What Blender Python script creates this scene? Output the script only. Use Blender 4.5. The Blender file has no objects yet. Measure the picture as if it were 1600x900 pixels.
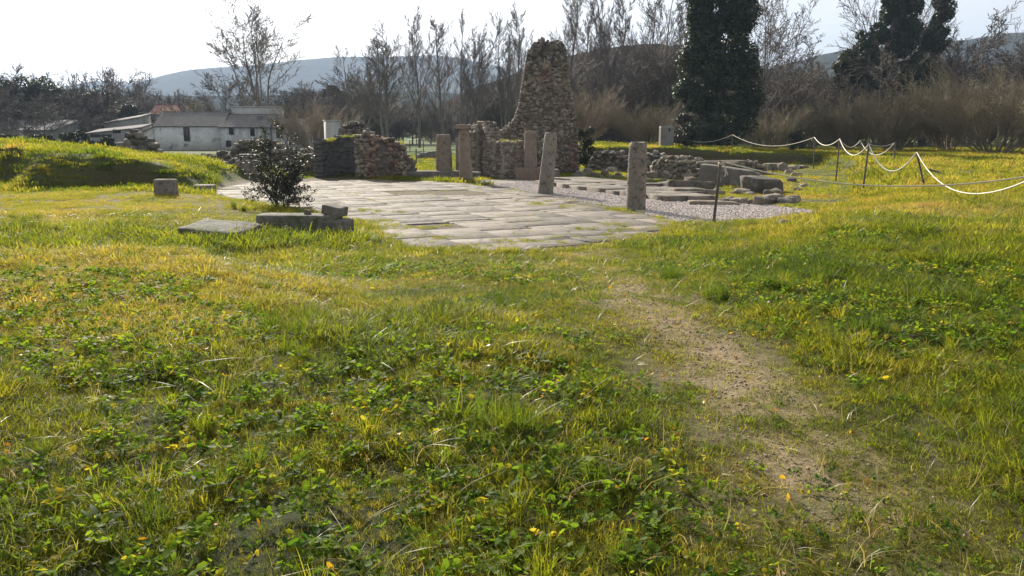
import bpy, bmesh, math, random
import numpy as np

SC = bpy.context.scene
COL = SC.collection
rng = np.random.default_rng(11)
random.seed(5)
R = math.radians
A = np.array

# ------------------------------------------------------------------ camera model (pixels of a 1600x900 frame)
F_PX, PITCH, CZ = 1256.0, R(11.04), 2.2
def ray(px, py):
    xc, yc = (px-800)/F_PX, (450-py)/F_PX
    c, s = math.cos(PITCH), math.sin(PITCH)
    return A([xc, c + yc*s, -s + yc*c])
def at_z(px, py, z=0.0):
    d = ray(px, py); t = (z-CZ)/d[2]
    return A([d[0]*t, d[1]*t, z])
def at_y(px, py, Y):
    d = ray(px, py); t = Y/d[1]
    return A([d[0]*t, Y, CZ + d[2]*t])

# ------------------------------------------------------------------ noise
def _h(ix, iy, iz, seed):
    h = (ix.astype(np.int64)*374761393 + iy.astype(np.int64)*668265263 + iz.astype(np.int64)*2147483647 + seed*1442695041) & 0xffffffff
    h = ((h ^ (h >> 13))*1274126177) & 0xffffffff
    h = ((h ^ (h >> 16))*2246822519) & 0xffffffff
    return ((h ^ (h >> 15)) & 0xffffff)/float(0xffffff)
def vn3(x, y, z, seed=0):
    x, y, z = np.broadcast_arrays(np.asarray(x, float), np.asarray(y, float), np.asarray(z, float))
    ix, iy, iz = np.floor(x), np.floor(y), np.floor(z)
    fx, fy, fz = x-ix, y-iy, z-iz
    fx, fy, fz = [f*f*(3-2*f) for f in (fx, fy, fz)]
    r = 0
    for dx in (0, 1):
        for dy in (0, 1):
            for dz in (0, 1):
                w = (fx if dx else 1-fx)*(fy if dy else 1-fy)*(fz if dz else 1-fz)
                r = r + w*_h(ix+dx, iy+dy, iz+dz, seed)
    return r
def fbm(x, y, sc=1.0, octv=3, seed=0, z=0.0):
    r, a, t = 0, 1.0, 0
    x, y, z = np.asarray(x, float)*sc, np.asarray(y, float)*sc, np.asarray(z, float)*sc
    for o in range(octv):
        r = r + a*vn3(x, y, z, seed+o*17); t += a; a *= .5
        x, y, z = x*2.03+3.1, y*2.03+1.7, z*2.03+5.3
    return r/t
def S(a, b, t):
    t = np.clip((np.asarray(t, float)-a)/(b-a), 0, 1)
    return t*t*(3-2*t)
def lerp(a, b, t): return a+(b-a)*t

# ------------------------------------------------------------------ mesh builder
class MB:
    def __init__(s): s.V, s.F, s.T, s.M, s.n = [], [], [], [], 0
    def add(s, V, F, tint=.5, mat=0):
        V = np.asarray(V, float); F = np.asarray(F, int)
        s.V.append(V); s.F.append(F+s.n); s.n += len(V)
        s.T.append(np.full(len(F), tint) if np.isscalar(tint) else np.asarray(tint, float))
        s.M.append(np.full(len(F), mat, int))
    def box(s, c, d, rot=None, tint=.5, mat=0):
        V = A([[x, y, z] for x in (-.5, .5) for y in (-.5, .5) for z in (-.5, .5)])*A(d)
        if rot is not None: V = V @ rot.T
        s.add(V+A(c), [[0, 1, 3, 2], [4, 6, 7, 5], [0, 4, 5, 1], [2, 3, 7, 6], [0, 2, 6, 4], [1, 5, 7, 3]], tint, mat)
    def tube(s, P, rad, n=6, tint=.5, cap=True, mat=0):
        P = np.asarray(P, float); m = len(P); rad = np.broadcast_to(np.asarray(rad, float), (m,))
        T = np.gradient(P, axis=0); T /= np.linalg.norm(T, axis=1)[:, None]+1e-9
        ref = A([0, 0, 1.]) if abs(T[0][2]) < .8 else A([1., 0, 0])
        U = np.cross(T, ref); U /= np.linalg.norm(U, axis=1)[:, None]+1e-9
        W = np.cross(T, U)
        a = np.arange(n)*2*math.pi/n
        V = (P[:, None]+rad[:, None, None]*(np.cos(a)[None, :, None]*U[:, None]+np.sin(a)[None, :, None]*W[:, None])).reshape(-1, 3)
        i = np.arange(m-1)[:, None]*n; j = np.arange(n)[None]; k = (j+1) % n
        s.add(V, np.stack([i+j, i+k, i+n+k, i+n+j], -1).reshape(-1, 4), tint, mat)
        if cap:
            s.add(V[-n:], np.arange(n)[None, :], tint, mat); s.add(V[:n], np.arange(n)[None, ::-1], tint, mat)
    def segs(s, P0, P1, r0, r1, n=3, tint=.5):
        P0, P1 = np.asarray(P0, float), np.asarray(P1, float)
        if not len(P0): return
        T = P1-P0; T /= np.linalg.norm(T, axis=1)[:, None]+1e-9
        ref = np.where(np.abs(T[:, 2:3]) < .8, A([[0, 0, 1.]]), A([[1., 0, 0]]))
        U = np.cross(T, ref); U /= np.linalg.norm(U, axis=1)[:, None]+1e-9
        W = np.cross(T, U); a = np.arange(n)*2*math.pi/n
        ring = np.cos(a)[None, :, None]*U[:, None]+np.sin(a)[None, :, None]*W[:, None]
        r0, r1 = np.asarray(r0)[:, None, None], np.asarray(r1)[:, None, None]
        V = np.concatenate([P0[:, None]+ring*r0, P1[:, None]+ring*r1], 1).reshape(-1, 3)
        i = np.arange(len(P0))[:, None]*2*n; j = np.arange(n)[None]; k = (j+1) % n
        s.add(V, np.stack([i+j, i+k, i+n+k, i+n+j], -1).reshape(-1, 4), tint)
    def build(s, name, mat, parent=None, loc=None, world=None, smooth=False, link=True, rz=0.0):
        V = np.concatenate(s.V) if s.V else np.zeros((0, 3))
        if world is not None: V = V-A(world)
        me = bpy.data.meshes.new(name)
        lt = np.concatenate([np.full(len(f), f.shape[1]) for f in s.F]); li = np.concatenate([f.ravel() for f in s.F])
        me.vertices.add(len(V)); me.vertices.foreach_set('co', V.ravel().astype(np.float32))
        me.loops.add(len(li)); me.loops.foreach_set('vertex_index', li.astype(np.int32))
        me.polygons.add(len(lt)); me.polygons.foreach_set('loop_start', np.concatenate([[0], np.cumsum(lt)[:-1]]).astype(np.int32))
        me.polygons.foreach_set('material_index', np.concatenate(s.M).astype(np.int32))
        if smooth: me.polygons.foreach_set('use_smooth', np.ones(len(lt), bool))
        me.update(calc_edges=True)
        at = me.attributes.new('tint', 'FLOAT', 'FACE'); at.data.foreach_set('value', np.concatenate(s.T).astype(np.float32))
        for m in (mat if isinstance(mat, (list, tuple)) else [mat]): me.materials.append(m)
        o = bpy.data.objects.new(name, me)
        if link: COL.objects.link(o)
        if parent is not None: o.parent = parent
        if loc is not None: o.location = loc
        if world is not None and parent is None: o.location = world
        o.rotation_euler.z = rz
        return o

def tag(o, label=None, cat=None, group=None, kind=None):
    if label: o['label'] = label
    if cat: o['category'] = cat
    if group: o['group'] = group
    if kind: o['kind'] = kind
    return o
def thing(name, label, cat, loc=(0, 0, 0), group=None, rz=0.0):
    o = bpy.data.objects.new(name, None); COL.objects.link(o)
    o.location = loc; o.rotation_euler.z = rz; o.empty_display_size = .2
    return tag(o, label, cat, group)
def copy_tree(o, parent=None):
    c = o.copy(); COL.objects.link(c); c.parent = parent
    for ch in list(o.children): copy_tree(ch, c)
    return c
def rotz(a):
    c, s = math.cos(a), math.sin(a); return A([[c, -s, 0], [s, c, 0], [0, 0, 1.]])
def rotx(a):
    c, s = math.cos(a), math.sin(a); return A([[1., 0, 0], [0, c, -s], [0, s, c]])
def roty(a):
    c, s = math.cos(a), math.sin(a); return A([[c, 0, s], [0, 1., 0], [-s, 0, c]])

# ------------------------------------------------------------------ materials
def newmat(name):
    m = bpy.data.materials.new(name); m.use_nodes = True
    nt = m.node_tree; nt.nodes.clear()
    out = nt.nodes.new('ShaderNodeOutputMaterial')
    def N(t, **kw):
        n = nt.nodes.new('ShaderNode'+t)
        for k, v in kw.items():
            if k.startswith('i_'):
                key = k[2:].replace('_', ' ')
                n.inputs[int(key) if key.isdigit() else key].default_value = v
            else: setattr(n, k, v)
        return n
    L = nt.links.new
    return m, N, L, out
def rgba(c): return (c[0], c[1], c[2], 1.0)
def ramp(N, stops):
    r = N('ValToRGB'); e = r.color_ramp.elements
    while len(e) < len(stops): e.new(.5)
    for el, (p, c) in zip(e, stops): el.position = p; el.color = rgba(c) if not np.isscalar(c) else (c, c, c, 1)
    return r
def mixc(N, L, fac, a, b, mode='MIX'):
    m = N('Mix', data_type='RGBA', blend_type=mode)
    for sock, v in ((m.inputs[0], fac), (m.inputs[6], a), (m.inputs[7], b)):
        if hasattr(v, 'links') or hasattr(v, 'is_linked'): L(v, sock)
        elif np.isscalar(v): sock.default_value = v
        else: sock.default_value = rgba(v)
    return m.outputs[2]

def stone_mat(name, c1, c2, lichen=None, lich_amt=.5, scale=3.0, bump=.5, tintamt=.9, rough=.9, streak=False, cracks=False, dist=.03):
    m, N, L, out = newmat(name)
    tc = N('TexCoord'); co = tc.outputs['Object']
    if streak:
        mp = N('Mapping'); mp.inputs['Scale'].default_value = (1, 1, .12); L(co, mp.inputs[0]); cs = mp.outputs[0]
    else: cs = co
    n1 = N('TexNoise', i_Scale=scale, i_Detail=8.0, i_Roughness=.65); L(cs, n1.inputs['Vector'])
    r1 = ramp(N, [(.3, c1), (.7, c2)]); L(n1.outputs[0], r1.inputs[0]); col = r1.outputs[0]
    if lichen is not None:
        n2 = N('TexNoise', i_Scale=scale*1.7, i_Detail=6.0, i_Roughness=.7); L(co, n2.inputs['Vector'])
        r2 = ramp(N, [(.62-.22*lich_amt, 0.0), (.72-.15*lich_amt, 1.0)]); L(n2.outputs[0], r2.inputs[0])
        col = mixc(N, L, r2.outputs[0], col, lichen)
    at = N('Attribute', attribute_name='tint')
    mr = N('MapRange'); L(at.outputs['Fac'], mr.inputs[0]); mr.inputs[3].default_value = 1-.55*tintamt; mr.inputs[4].default_value = 1+.55*tintamt
    hs = N('HueSaturation'); L(mr.outputs[0], hs.inputs['Value']); L(col, hs.inputs['Color'])
    p = N('BsdfPrincipled', i_Roughness=rough); p.inputs['Specular IOR Level'].default_value = .3 if not cracks else .4
    n3 = N('TexNoise', i_Scale=scale*9, i_Detail=6.0, i_Roughness=.7); L(co, n3.inputs['Vector'])
    sp = mixc(N, L, .5, hs.outputs[0], n3.outputs[1], 'OVERLAY')
    sp2 = N('HueSaturation', i_Saturation=.85); L(sp, sp2.inputs['Color'])
    fin = mixc(N, L, .55, hs.outputs[0], sp2.outputs[0])
    if cracks:
        wv = N('TexNoise', i_Scale=2.5, i_Detail=3.0); L(co, wv.inputs['Vector']); wa = N('VectorMath', operation='MULTIPLY_ADD'); L(wv.outputs[1], wa.inputs[0]); wa.inputs[1].default_value = (.5, .5, .5); L(co, wa.inputs[2])
        vo = N('TexVoronoi', feature='DISTANCE_TO_EDGE', i_Scale=.75); L(wa.outputs[0], vo.inputs['Vector'])
        rc = ramp(N, [(0, .3), (.03, 1.0)]); L(vo.outputs['Distance'], rc.inputs[0]); fin = mixc(N, L, 1, fin, rc.outputs[0], 'MULTIPLY')
    L(fin, p.inputs['Base Color'])
    b = N('Bump', i_Strength=bump, i_Distance=dist); L(n3.outputs[0], b.inputs['Height'])
    b2 = N('Bump', i_Strength=bump, i_Distance=dist*3); L(n1.outputs[0], b2.inputs['Height']); L(b.outputs[0], b2.inputs['Normal'])
    L(b2.outputs[0], p.inputs['Normal'])
    L(p.outputs[0], out.inputs[0])
    return m

def plain_mat(name, c, rough=.7, var=.25, scale=4.0, bump=.2, metal=0.0):
    m, N, L, out = newmat(name)
    tc = N('TexCoord'); n1 = N('TexNoise', i_Scale=scale, i_Detail=6.0); L(tc.outputs['Object'], n1.inputs['Vector'])
    r1 = ramp(N, [(.3, tuple(x*(1-var) for x in c)), (.7, tuple(min(1, x*(1+var)) for x in c))]); L(n1.outputs[0], r1.inputs[0])
    p = N('BsdfPrincipled', i_Roughness=rough, i_Metallic=metal); L(r1.outputs[0], p.inputs['Base Color'])
    b = N('Bump', i_Strength=bump, i_Distance=.02); L(n1.outputs[0], b.inputs['Height']); L(b.outputs[0], p.inputs['Normal'])
    L(p.outputs[0], out.inputs[0]); return m

def leaf_mat(name, stops, gloss=.45, trans=.45, spec=.5, inst=True, geo=.35, tr_gain=1.4, objinfo=False):
    """foliage: colour by the instance's own tint plus the blade's tint"""
    m, N, L, out = newmat(name)
    g = N('Attribute', attribute_name='tint')
    if inst:
        i = N('Attribute', attribute_name='ptint', attribute_type='INSTANCER')
        s = N('Math', operation='MULTIPLY_ADD'); L(g.outputs['Fac'], s.inputs[0]); s.inputs[1].default_value = geo
        sub = N('Math', operation='SUBTRACT'); L(i.outputs['Fac'], sub.inputs[0]); sub.inputs[1].default_value = geo*.5
        L(sub.outputs[0], s.inputs[2]); f = s.outputs[0]
    else: f = g.outputs['Fac']
    r = ramp(N, stops); L(f, r.inputs[0])
    p = N('BsdfPrincipled', i_Roughness=gloss); L(r.outputs[0], p.inputs['Base Color']); p.inputs['Specular IOR Level'].default_value = spec
    t = N('BsdfTranslucent')
    tcx = mixc(N, L, 1.0, r.outputs[0], (tr_gain*1.0, tr_gain*1.0, tr_gain*.48), 'MULTIPLY'); L(tcx, t.inputs[0])
    mx = N('MixShader'); mx.inputs[0].default_value = trans; L(p.outputs[0], mx.inputs[1]); L(t.outputs[0], mx.inputs[2])
    L(mx.outputs[0], out.inputs[0]); return m

M = {}
M['granite'] = stone_mat('granite', (.20, .17, .135), (.32, .28, .23), (.085, .085, .065), .4, 3.0, .7)
M['granite_pink'] = stone_mat('granite_pink', (.21, .16, .118), (.315, .25, .192), (.125, .105, .08), .4, 3.0, .7)
M['lichen_granite'] = stone_mat('lichen_granite', (.20, .17, .135), (.31, .265, .215), (.075, .068, .052), .5, 3.2, .8)
M['rubble'] = stone_mat('rubble', (.15, .122, .09), (.34, .28, .21), (.33, .295, .24), .3, 2.2, .6, .75)
M['rubble_dark'] = stone_mat('rubble_dark', (.12, .105, .085), (.24, .21, .175), (.33, .32, .28), .3, 2.4, .7, 1.0)
M['mortar'] = stone_mat('mortar', (.09, .076, .058), (.17, .145, .112), None, 0, 5, .8, .2)
M['mortar_streaked'] = stone_mat('mortar_streaked', (.16, .125, .095), (.40, .335, .275), (.10, .085, .065), .4, 5.0, .9, .6, streak=True)
M['brick_rubble'] = stone_mat('brick_rubble', (.17, .105, .072), (.27, .185, .135), (.16, .135, .108), .6, 3, .7, .9)
M['render_dark'] = stone_mat('render_dark', (.085, .08, .078), (.15, .14, .13), (.08, .085, .07), .4, 2.2, .6, .3)
M['mossy'] = stone_mat('mossy', (.15, .135, .115), (.25, .23, .195), (.085, .105, .03), .75, 2.6, .8, .3)
M['slab'] = stone_mat('slab', (.138, .110, .081), (.235, .193, .148), (.10, .085, .062), .6, 1.5, .6, .75, rough=.8, cracks=True)
M['earth'] = stone_mat('earth', (.10, .065, .04), (.20, .13, .08), None, 0, 4, .9, .3)
M['bark'] = stone_mat('bark', (.07, .06, .052), (.15, .135, .12), (.20, .20, .17), .3, 3, .6, .4)
M['bark_pale'] = stone_mat('bark_pale', (.14, .125, .105), (.25, .225, .195), (.15, .14, .12), .3, 3, .5, .4)
M['twig'] = plain_mat('twig', (.105, .085, .068), .8, .3, 1.0, 0)
M['twig_pale'] = plain_mat('twig_pale', (.165, .14, .115), .8, .25, 1.0, 0)
M['twig_gold'] = plain_mat('twig_gold', (.28, .22, .15), .8, .25, 1.0, 0)
M['twig_red'] = plain_mat('twig_red', (.23, .195, .12), .8, .3, .6, 0)
M['wood_post'] = stone_mat('wood_post', (.10, .085, .07), (.22, .19, .16), None, 0, 14, .5, .2, streak=True)
M['rope'] = plain_mat('rope', (.72, .68, .58), .8, .15, 60, .4)
M['rope_thin'] = plain_mat('rope_thin', (.68, .62, .48), .8, .15, 60, .4)
M['wire'] = plain_mat('wire', (.16, .16, .15), .5, .1, 10, 0, .6)
M['metal_dark'] = plain_mat('metal_dark', (.09, .085, .08), .6, .2, 10, .1, .4)
M['wall_white'] = stone_mat('wall_white', (.55, .55, .545), (.84, .83, .81), (.26, .26, .265), .42, .55, .3, .3, streak=False)
M['wall_streaky'] = stone_mat('wall_streaky', (.28, .275, .27), (.80, .79, .77), (.22, .22, .22), .35, 2.4, .3, .3, streak=True)
M['concrete_dark'] = stone_mat('concrete_dark', (.16, .155, .14), (.27, .26, .235), (.12, .12, .10), .4, 1.5, .4, .3, streak=True)
M['concrete'] = stone_mat('concrete', (.42, .41, .38), (.60, .585, .55), (.33, .32, .29), .3, 1.2, .3, .3, streak=True)
M['metal_roof'] = plain_mat('metal_roof', (.17, .165, .16), .9, .25, .7, .1, 0)
M['shed_wall'] = plain_mat('shed_wall', (.30, .30, .30), .8, .25, .8, .1)
M['dark_hole'] = plain_mat('dark_hole', (.025, .022, .02), .8, .2, 2, 0)
M['old_wood'] = plain_mat('old_wood', (.085, .07, .06), .8, .3, 3, .2)
M['tile_grey'] = stone_mat('tile_grey', (.17, .155, .14), (.29, .265, .24), (.36, .34, .29), .3, 1.5, .4, .6)
M['tile_red'] = stone_mat('tile_red', (.36, .17, .11), (.48, .26, .18), None, 0, 1.5, .4, .6)
M['ivy'] = leaf_mat('ivy', [(0, (.014, .025, .009)), (.6, (.034, .053, .018)), (1, (.075, .095, .035))], .45, .28, .4, False)
M['evergreen'] = leaf_mat('evergreen', [(0, (.02, .028, .014)), (.6, (.04, .05, .024)), (1, (.07, .08, .04))], .55, .2, .3, False)
M['glossy_leaf'] = leaf_mat('glossy_leaf', [(0, (.018, .026, .014)), (.7, (.04, .055, .026)), (1, (.11, .065, .03))], .5, .15, .5, False)
M['weed_leaf'] = leaf_mat('weed_leaf', [(0, (.03, .07, .012)), (.6, (.07, .13, .02)), (1, (.15, .17, .03))], .45, .45, .4, False)
M['dead_leaf'] = leaf_mat('dead_leaf', [(0, (.20, .12, .06)), (.6, (.33, .22, .09)), (1, (.42, .30, .10))], .5, .45, .4, False)
GR = [(0, (.032, .056, .011)), (.25, (.068, .096, .012)), (.5, (.128, .136, .014)), (.72, (.200, .175, .030)), (.86, (.29, .215, .07)), (1, (.26, .125, .05))]
M['grass'] = leaf_mat('grass', GR, .48, .6, .13, True, .3, 2.5)
M['broad'] = leaf_mat('broad', [(0, (.03, .075, .010)), (.4, (.085, .138, .016)), (.8, (.14, .20, .02)), (1, (.30, .24, .03))], .55, .55, .10, True, .4, 1.9)
M['straw'] = leaf_mat('straw', [(0, (.26, .20, .10)), (.5, (.42, .35, .20)), (1, (.32, .17, .08))], .4, .4, .5, True, .6)
M['yellow'] = leaf_mat('yellow', [(0, (.42, .30, .03)), (.6, (.5, .26, .03)), (1, (.30, .12, .03))], .4, .5, .4, True, .6)
M['pebble'] = None
# ------------------------------------------------------------------ layout polygons and ground height
def poly_sd(x, y, P):
    x, y = np.asarray(x, float), np.asarray(y, float)
    d = np.full(x.shape, 1e9); ins = np.zeros(x.shape, bool); n = len(P)
    for i in range(n):
        ax, ay = P[i]; bx, by = P[(i+1) % n]
        t = np.clip(((x-ax)*(bx-ax)+(y-ay)*(by-ay))/((bx-ax)**2+(by-ay)**2+1e-12), 0, 1)
        d = np.minimum(d, np.hypot(x-ax-t*(bx-ax), y-ay-t*(by-ay)))
        c = (ay > y) != (by > y)
        ins ^= c & (x < (bx-ax)*(y-ay)/(by-ay+1e-12)+ax)
    return np.where(ins, -d, d)
def line_d(x, y, P):
    d = np.full(np.shape(x), 1e9); u = np.zeros(np.shape(x))
    for i in range(len(P)-1):
        ax, ay = P[i]; bx, by = P[i+1]
        t = np.clip(((x-ax)*(bx-ax)+(y-ay)*(by-ay))/((bx-ax)**2+(by-ay)**2+1e-12), 0, 1)
        dd = np.hypot(x-ax-t*(bx-ax), y-ay-t*(by-ay)); u = np.where(dd < d, i+t, u); d = np.minimum(d, dd)
    return d, u
EX = [(2.6, 15.0), (4.3, 17), (6.5, 19.5), (9.5, 23.5), (13, 30), (17.5, 42), (20.5, 55), (5, 54.5), (2.4, 54.5), (-3, 60), (-80, 60), (-80, 10.6), (-8, 10.9), (-4.5, 11.8), (-2.2, 14.6), (-1.5, 15.0)]
px0 = lambda L: [tuple(at_z(a, b, 0)[:2]) for a, b in L]
PV = px0([(640, 388), (760, 394), (900, 391), (1010, 374), (1068, 348), (993, 331), (852, 305), (740, 286), (500, 277), (345, 283), (332, 302), (420, 322), (530, 338), (575, 352)])
GV = px0([(1290, 332), (1240, 341), (1068, 349), (993, 331), (852, 305), (742, 286), (746, 281), (866, 281), (985, 296), (1080, 308), (1180, 318)])
GV2 = px0([(742, 286), (746, 280), (806, 282), (804, 287)])

def H(x, y):
    x, y = np.asarray(x, float), np.asarray(y, float)
    sd = poly_sd(x, y, EX)
    w = lerp(7.6, 1.5, S(-1.5, -4.5, x)); w = np.where(x > 2, lerp(7.6, 3.2, S(2, 6, x)), w)
    w = np.where((y > 22) & (x > 0), lerp(3.2, .75, S(22, 44, y)), w)
    T = lerp(.62, .40, S(9, 18, y)); T = lerp(T, .62, S(27, 45, y))
    T = T + .5*S(23, 9, x)*S(42, 54, y)*S(120, 80, y)
    T = T*np.where(y > 35, S(0, 3.5, x), 1)
    T = T + np.where((x > 3) & (y < 22), .12*S(3, 8, x)*S(22, 12, y), 0)
    h = S(0, 1, sd/w)*T
    lz = S(-4.5, -7, x)*S(9, 12, y)
    h = h + lz*.16*S(-6, -9, x-0.1*(y-20))*S(50, 44, y)*S(.1, 1.5, poly_sd(x, y, PV))
    # earth mound left of the paving
    hm = np.interp(x, [-60, -30, -21, -18.4, -16, -14.2, -13.3, -12.6, -11.9, -11.3], [1.3, 1.8, 1.70, 1.50, 1.25, 1.08, .86, .48, .1, 0])
    jag = (fbm(x, y, .9, 4, 91)-.5)*1.2
    wf = np.interp(x, [-30, -21, -18.8, -17.6, -16.2, -15.0, -12], [.6, .6, 1.6, 3.4, 2.6, .9, .6])
    yf = np.interp(x, [-30, -21, -18.2, -17, -12], [33.4, 33.4, 31.6, 31.0, 31.2])+jag
    mound = hm*S(0, 1, (y-yf+wf)/wf)*(1-S(35, 43, y)*.88)*(1-S(43, 60, y))
    h = np.maximum(h, mound)
    # little hummocks
    gm = S(-.2, .8, poly_sd(x, y, PV))*S(-.2, .6, poly_sd(x, y, GV))
    near = np.where(y < 60, 1.0, 0)
    h = h+gm*near*((fbm(x, y, .55, 3, 3)-.5)*.16+(fbm(x, y, 2.3, 2, 8)-.5)*.05)
    h = h-.016*(1-S(-.25, .15, poly_sd(x, y, PV)))
    # the far ground dips and then climbs slowly
    h = h+S(170, 700, np.hypot(x, y))*6
    return h
def Hs(x, y): return float(H(A([x]), A([y]))[0])
def at_g(px, py, dz=0.0):
    z = .2
    for _ in range(12):
        p = at_z(px, py, z); z = .5*z+.5*(Hs(p[0], p[1])+dz)
    return at_z(px, py, z)
PATH = [tuple(at_g(a, b)[:2]) for a, b in [(915, 392), (950, 425), (1010, 475), (1075, 530), (1150, 590), (1215, 660), (1290, 740), (1400, 850)]]
PATH.append((PATH[-1][0]*.9+.1, 1.0))

def masks(x, y):
    d, u = line_d(x, y, PATH)
    n1, n2 = fbm(x, y, .8, 3, 31), fbm(x, y, 3.1, 3, 32)
    wide = 1-S(.38, 1.2, d+(n1-.5)*1.1+S(9, 14, y)*-.35)
    core = (1-S(.15, .62, d+(n1-.5)*.55))*S(.40, .62, n2*.6+n1*.4+.06)
    lawn = S(6.5, 9.5, y)*(1-S(14.2, 15.2, y))*S(-2.6, -1.3, x)*(1-S(1.6, 2.4, x-(12-y)*.12))
    pv, gv = poly_sd(x, y, PV), poly_sd(x, y, GV)
    core = core*S(2.6, 3.8, y)
    return d, wide, core, lawn, pv, gv, n1, n2
def dryness(x, y):
    r = S(-.8, -2.8, x)*S(4.2, 6.5, y)*S(11.2, 9.8, y)*.85
    r = np.maximum(r, .8*np.exp(-(((x-8.6)/2.4)**2+((y-20.2)/1.3)**2)))
    r = np.maximum(r, .65*np.exp(-(((x-8.5)/2.2)**2+((y-17.5)/1.6)**2)))
    r = np.maximum(r, .45*np.exp(-(((x-14)/3)**2+((y-24)/3.5)**2)))
    r = np.maximum(r, .55*S(-5, -8, x)*S(16, 20, y)*S(30, 25, y))
    return r*S(.25, .65, fbm(x, y, .45, 3, 77)+.1)

# ------------------------------------------------------------------ ground sheet
def build_ground():
    gy = np.concatenate([np.arange(-14, 2, .5), np.arange(2, 40, .16), np.arange(40, 58, .22), np.geomspace(58.2, 4600, 66)])
    gp = np.concatenate([np.arange(0, 24, .2), np.geomspace(24, 4600, 58)])
    gx = np.concatenate([-gp[:0:-1], gp])
    X, Y = np.meshgrid(gx, gy); x, y = X.ravel(), Y.ravel()
    z = H(x, y)
    d, wide, core, lawn, pv, gv, n1, n2 = masks(x, y)
    green = np.stack([lerp(.032, .055, n1), lerp(.042, .06, n1), lerp(.010, .018, n2)], -1)  # ground colour kept dark to stand for shade between the grass roots
    green = green*lerp(1, 1.9, S(10, 20, y))[:, None]
    def mixin(c, k, m): return c*(1-m[:, None])+A(k)[None]*m[:, None]
    dr = dryness(x, y)
    c = mixin(green, (.19, .115, .05), dr*.8)
    c = mixin(c, (.15, .13, .055), wide*.7)
    c = mixin(c, (.125, .115, .035), lawn*.7)
    c = mixin(c, (.30, .225, .125), core*.9)
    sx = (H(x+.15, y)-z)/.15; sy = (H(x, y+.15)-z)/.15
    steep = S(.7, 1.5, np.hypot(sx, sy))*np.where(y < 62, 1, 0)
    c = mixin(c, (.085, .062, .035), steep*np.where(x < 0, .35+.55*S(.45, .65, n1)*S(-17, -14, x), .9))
    c = mixin(c, (.135, .11, .075), (1-S(-.2, .2, pv))*(1-S(.05, .15, z)))
    c = mixin(c, (.30, .27, .23), 1-S(-.2, .2, gv))
    ex = (1-S(-3, -1.5, poly_sd(x, y, EX)))*S(0, 3, x)*S(22, 28, y)
    c = mixin(c, (.13, .10, .06), ex*.55*S(.35, .6, n1))
    far = S(60, 90, y)
    c = mixin(c, (.115, .165, .035), far*S(.25, .55, fbm(x, y, .03, 3, 5))*(1-S(300, 600, np.hypot(x, y))))
    m = MB(); ny, nx = len(gy), len(gx)
    i = (np.arange(ny-1)[:, None]*nx+np.arange(nx-1)[None]).ravel()
    m.add(np.stack([x, y, z], -1), np.stack([i, i+1, i+nx+1, i+nx], -1))
    mt, N, L, out = newmat('ground')
    at = N('Attribute', attribute_name='gcol'); tc = N('TexCoord')
    a = N('TexNoise', i_Scale=9.0, i_Detail=8.0, i_Roughness=.7); L(tc.outputs['Object'], a.inputs['Vector'])
    b = N('TexNoise', i_Scale=70.0, i_Detail=6.0, i_Roughness=.7); L(tc.outputs['Object'], b.inputs['Vector'])
    ra = ramp(N, [(.3, .62), (.7, 1.35)]); L(a.outputs[0], ra.inputs[0])
    rb = ramp(N, [(.3, .6), (.72, 1.4)]); L(b.outputs[0], rb.inputs[0])
    c1 = mixc(N, L, 1, at.outputs['Color'], ra.outputs[0], 'MULTIPLY'); c2 = mixc(N, L, 1, c1, rb.outputs[0], 'MULTIPLY')
    p = N('BsdfPrincipled', i_Roughness=.92); p.inputs['Specular IOR Level'].default_value = .2; L(c2, p.inputs['Base Color'])
    bp = N('Bump', i_Strength=.7, i_Distance=.012); L(b.outputs[0], bp.inputs['Height'])
    bq = N('Bump', i_Strength=.7, i_Distance=.05); L(a.outputs[0], bq.inputs['Height']); L(bp.outputs[0], bq.inputs['Normal']); L(bq.outputs[0], p.inputs['Normal'])
    L(p.outputs[0], out.inputs[0])
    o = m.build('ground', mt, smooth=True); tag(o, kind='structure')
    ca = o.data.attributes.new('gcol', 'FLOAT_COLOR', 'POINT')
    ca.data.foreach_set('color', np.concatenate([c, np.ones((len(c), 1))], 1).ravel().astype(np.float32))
build_ground()

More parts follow.
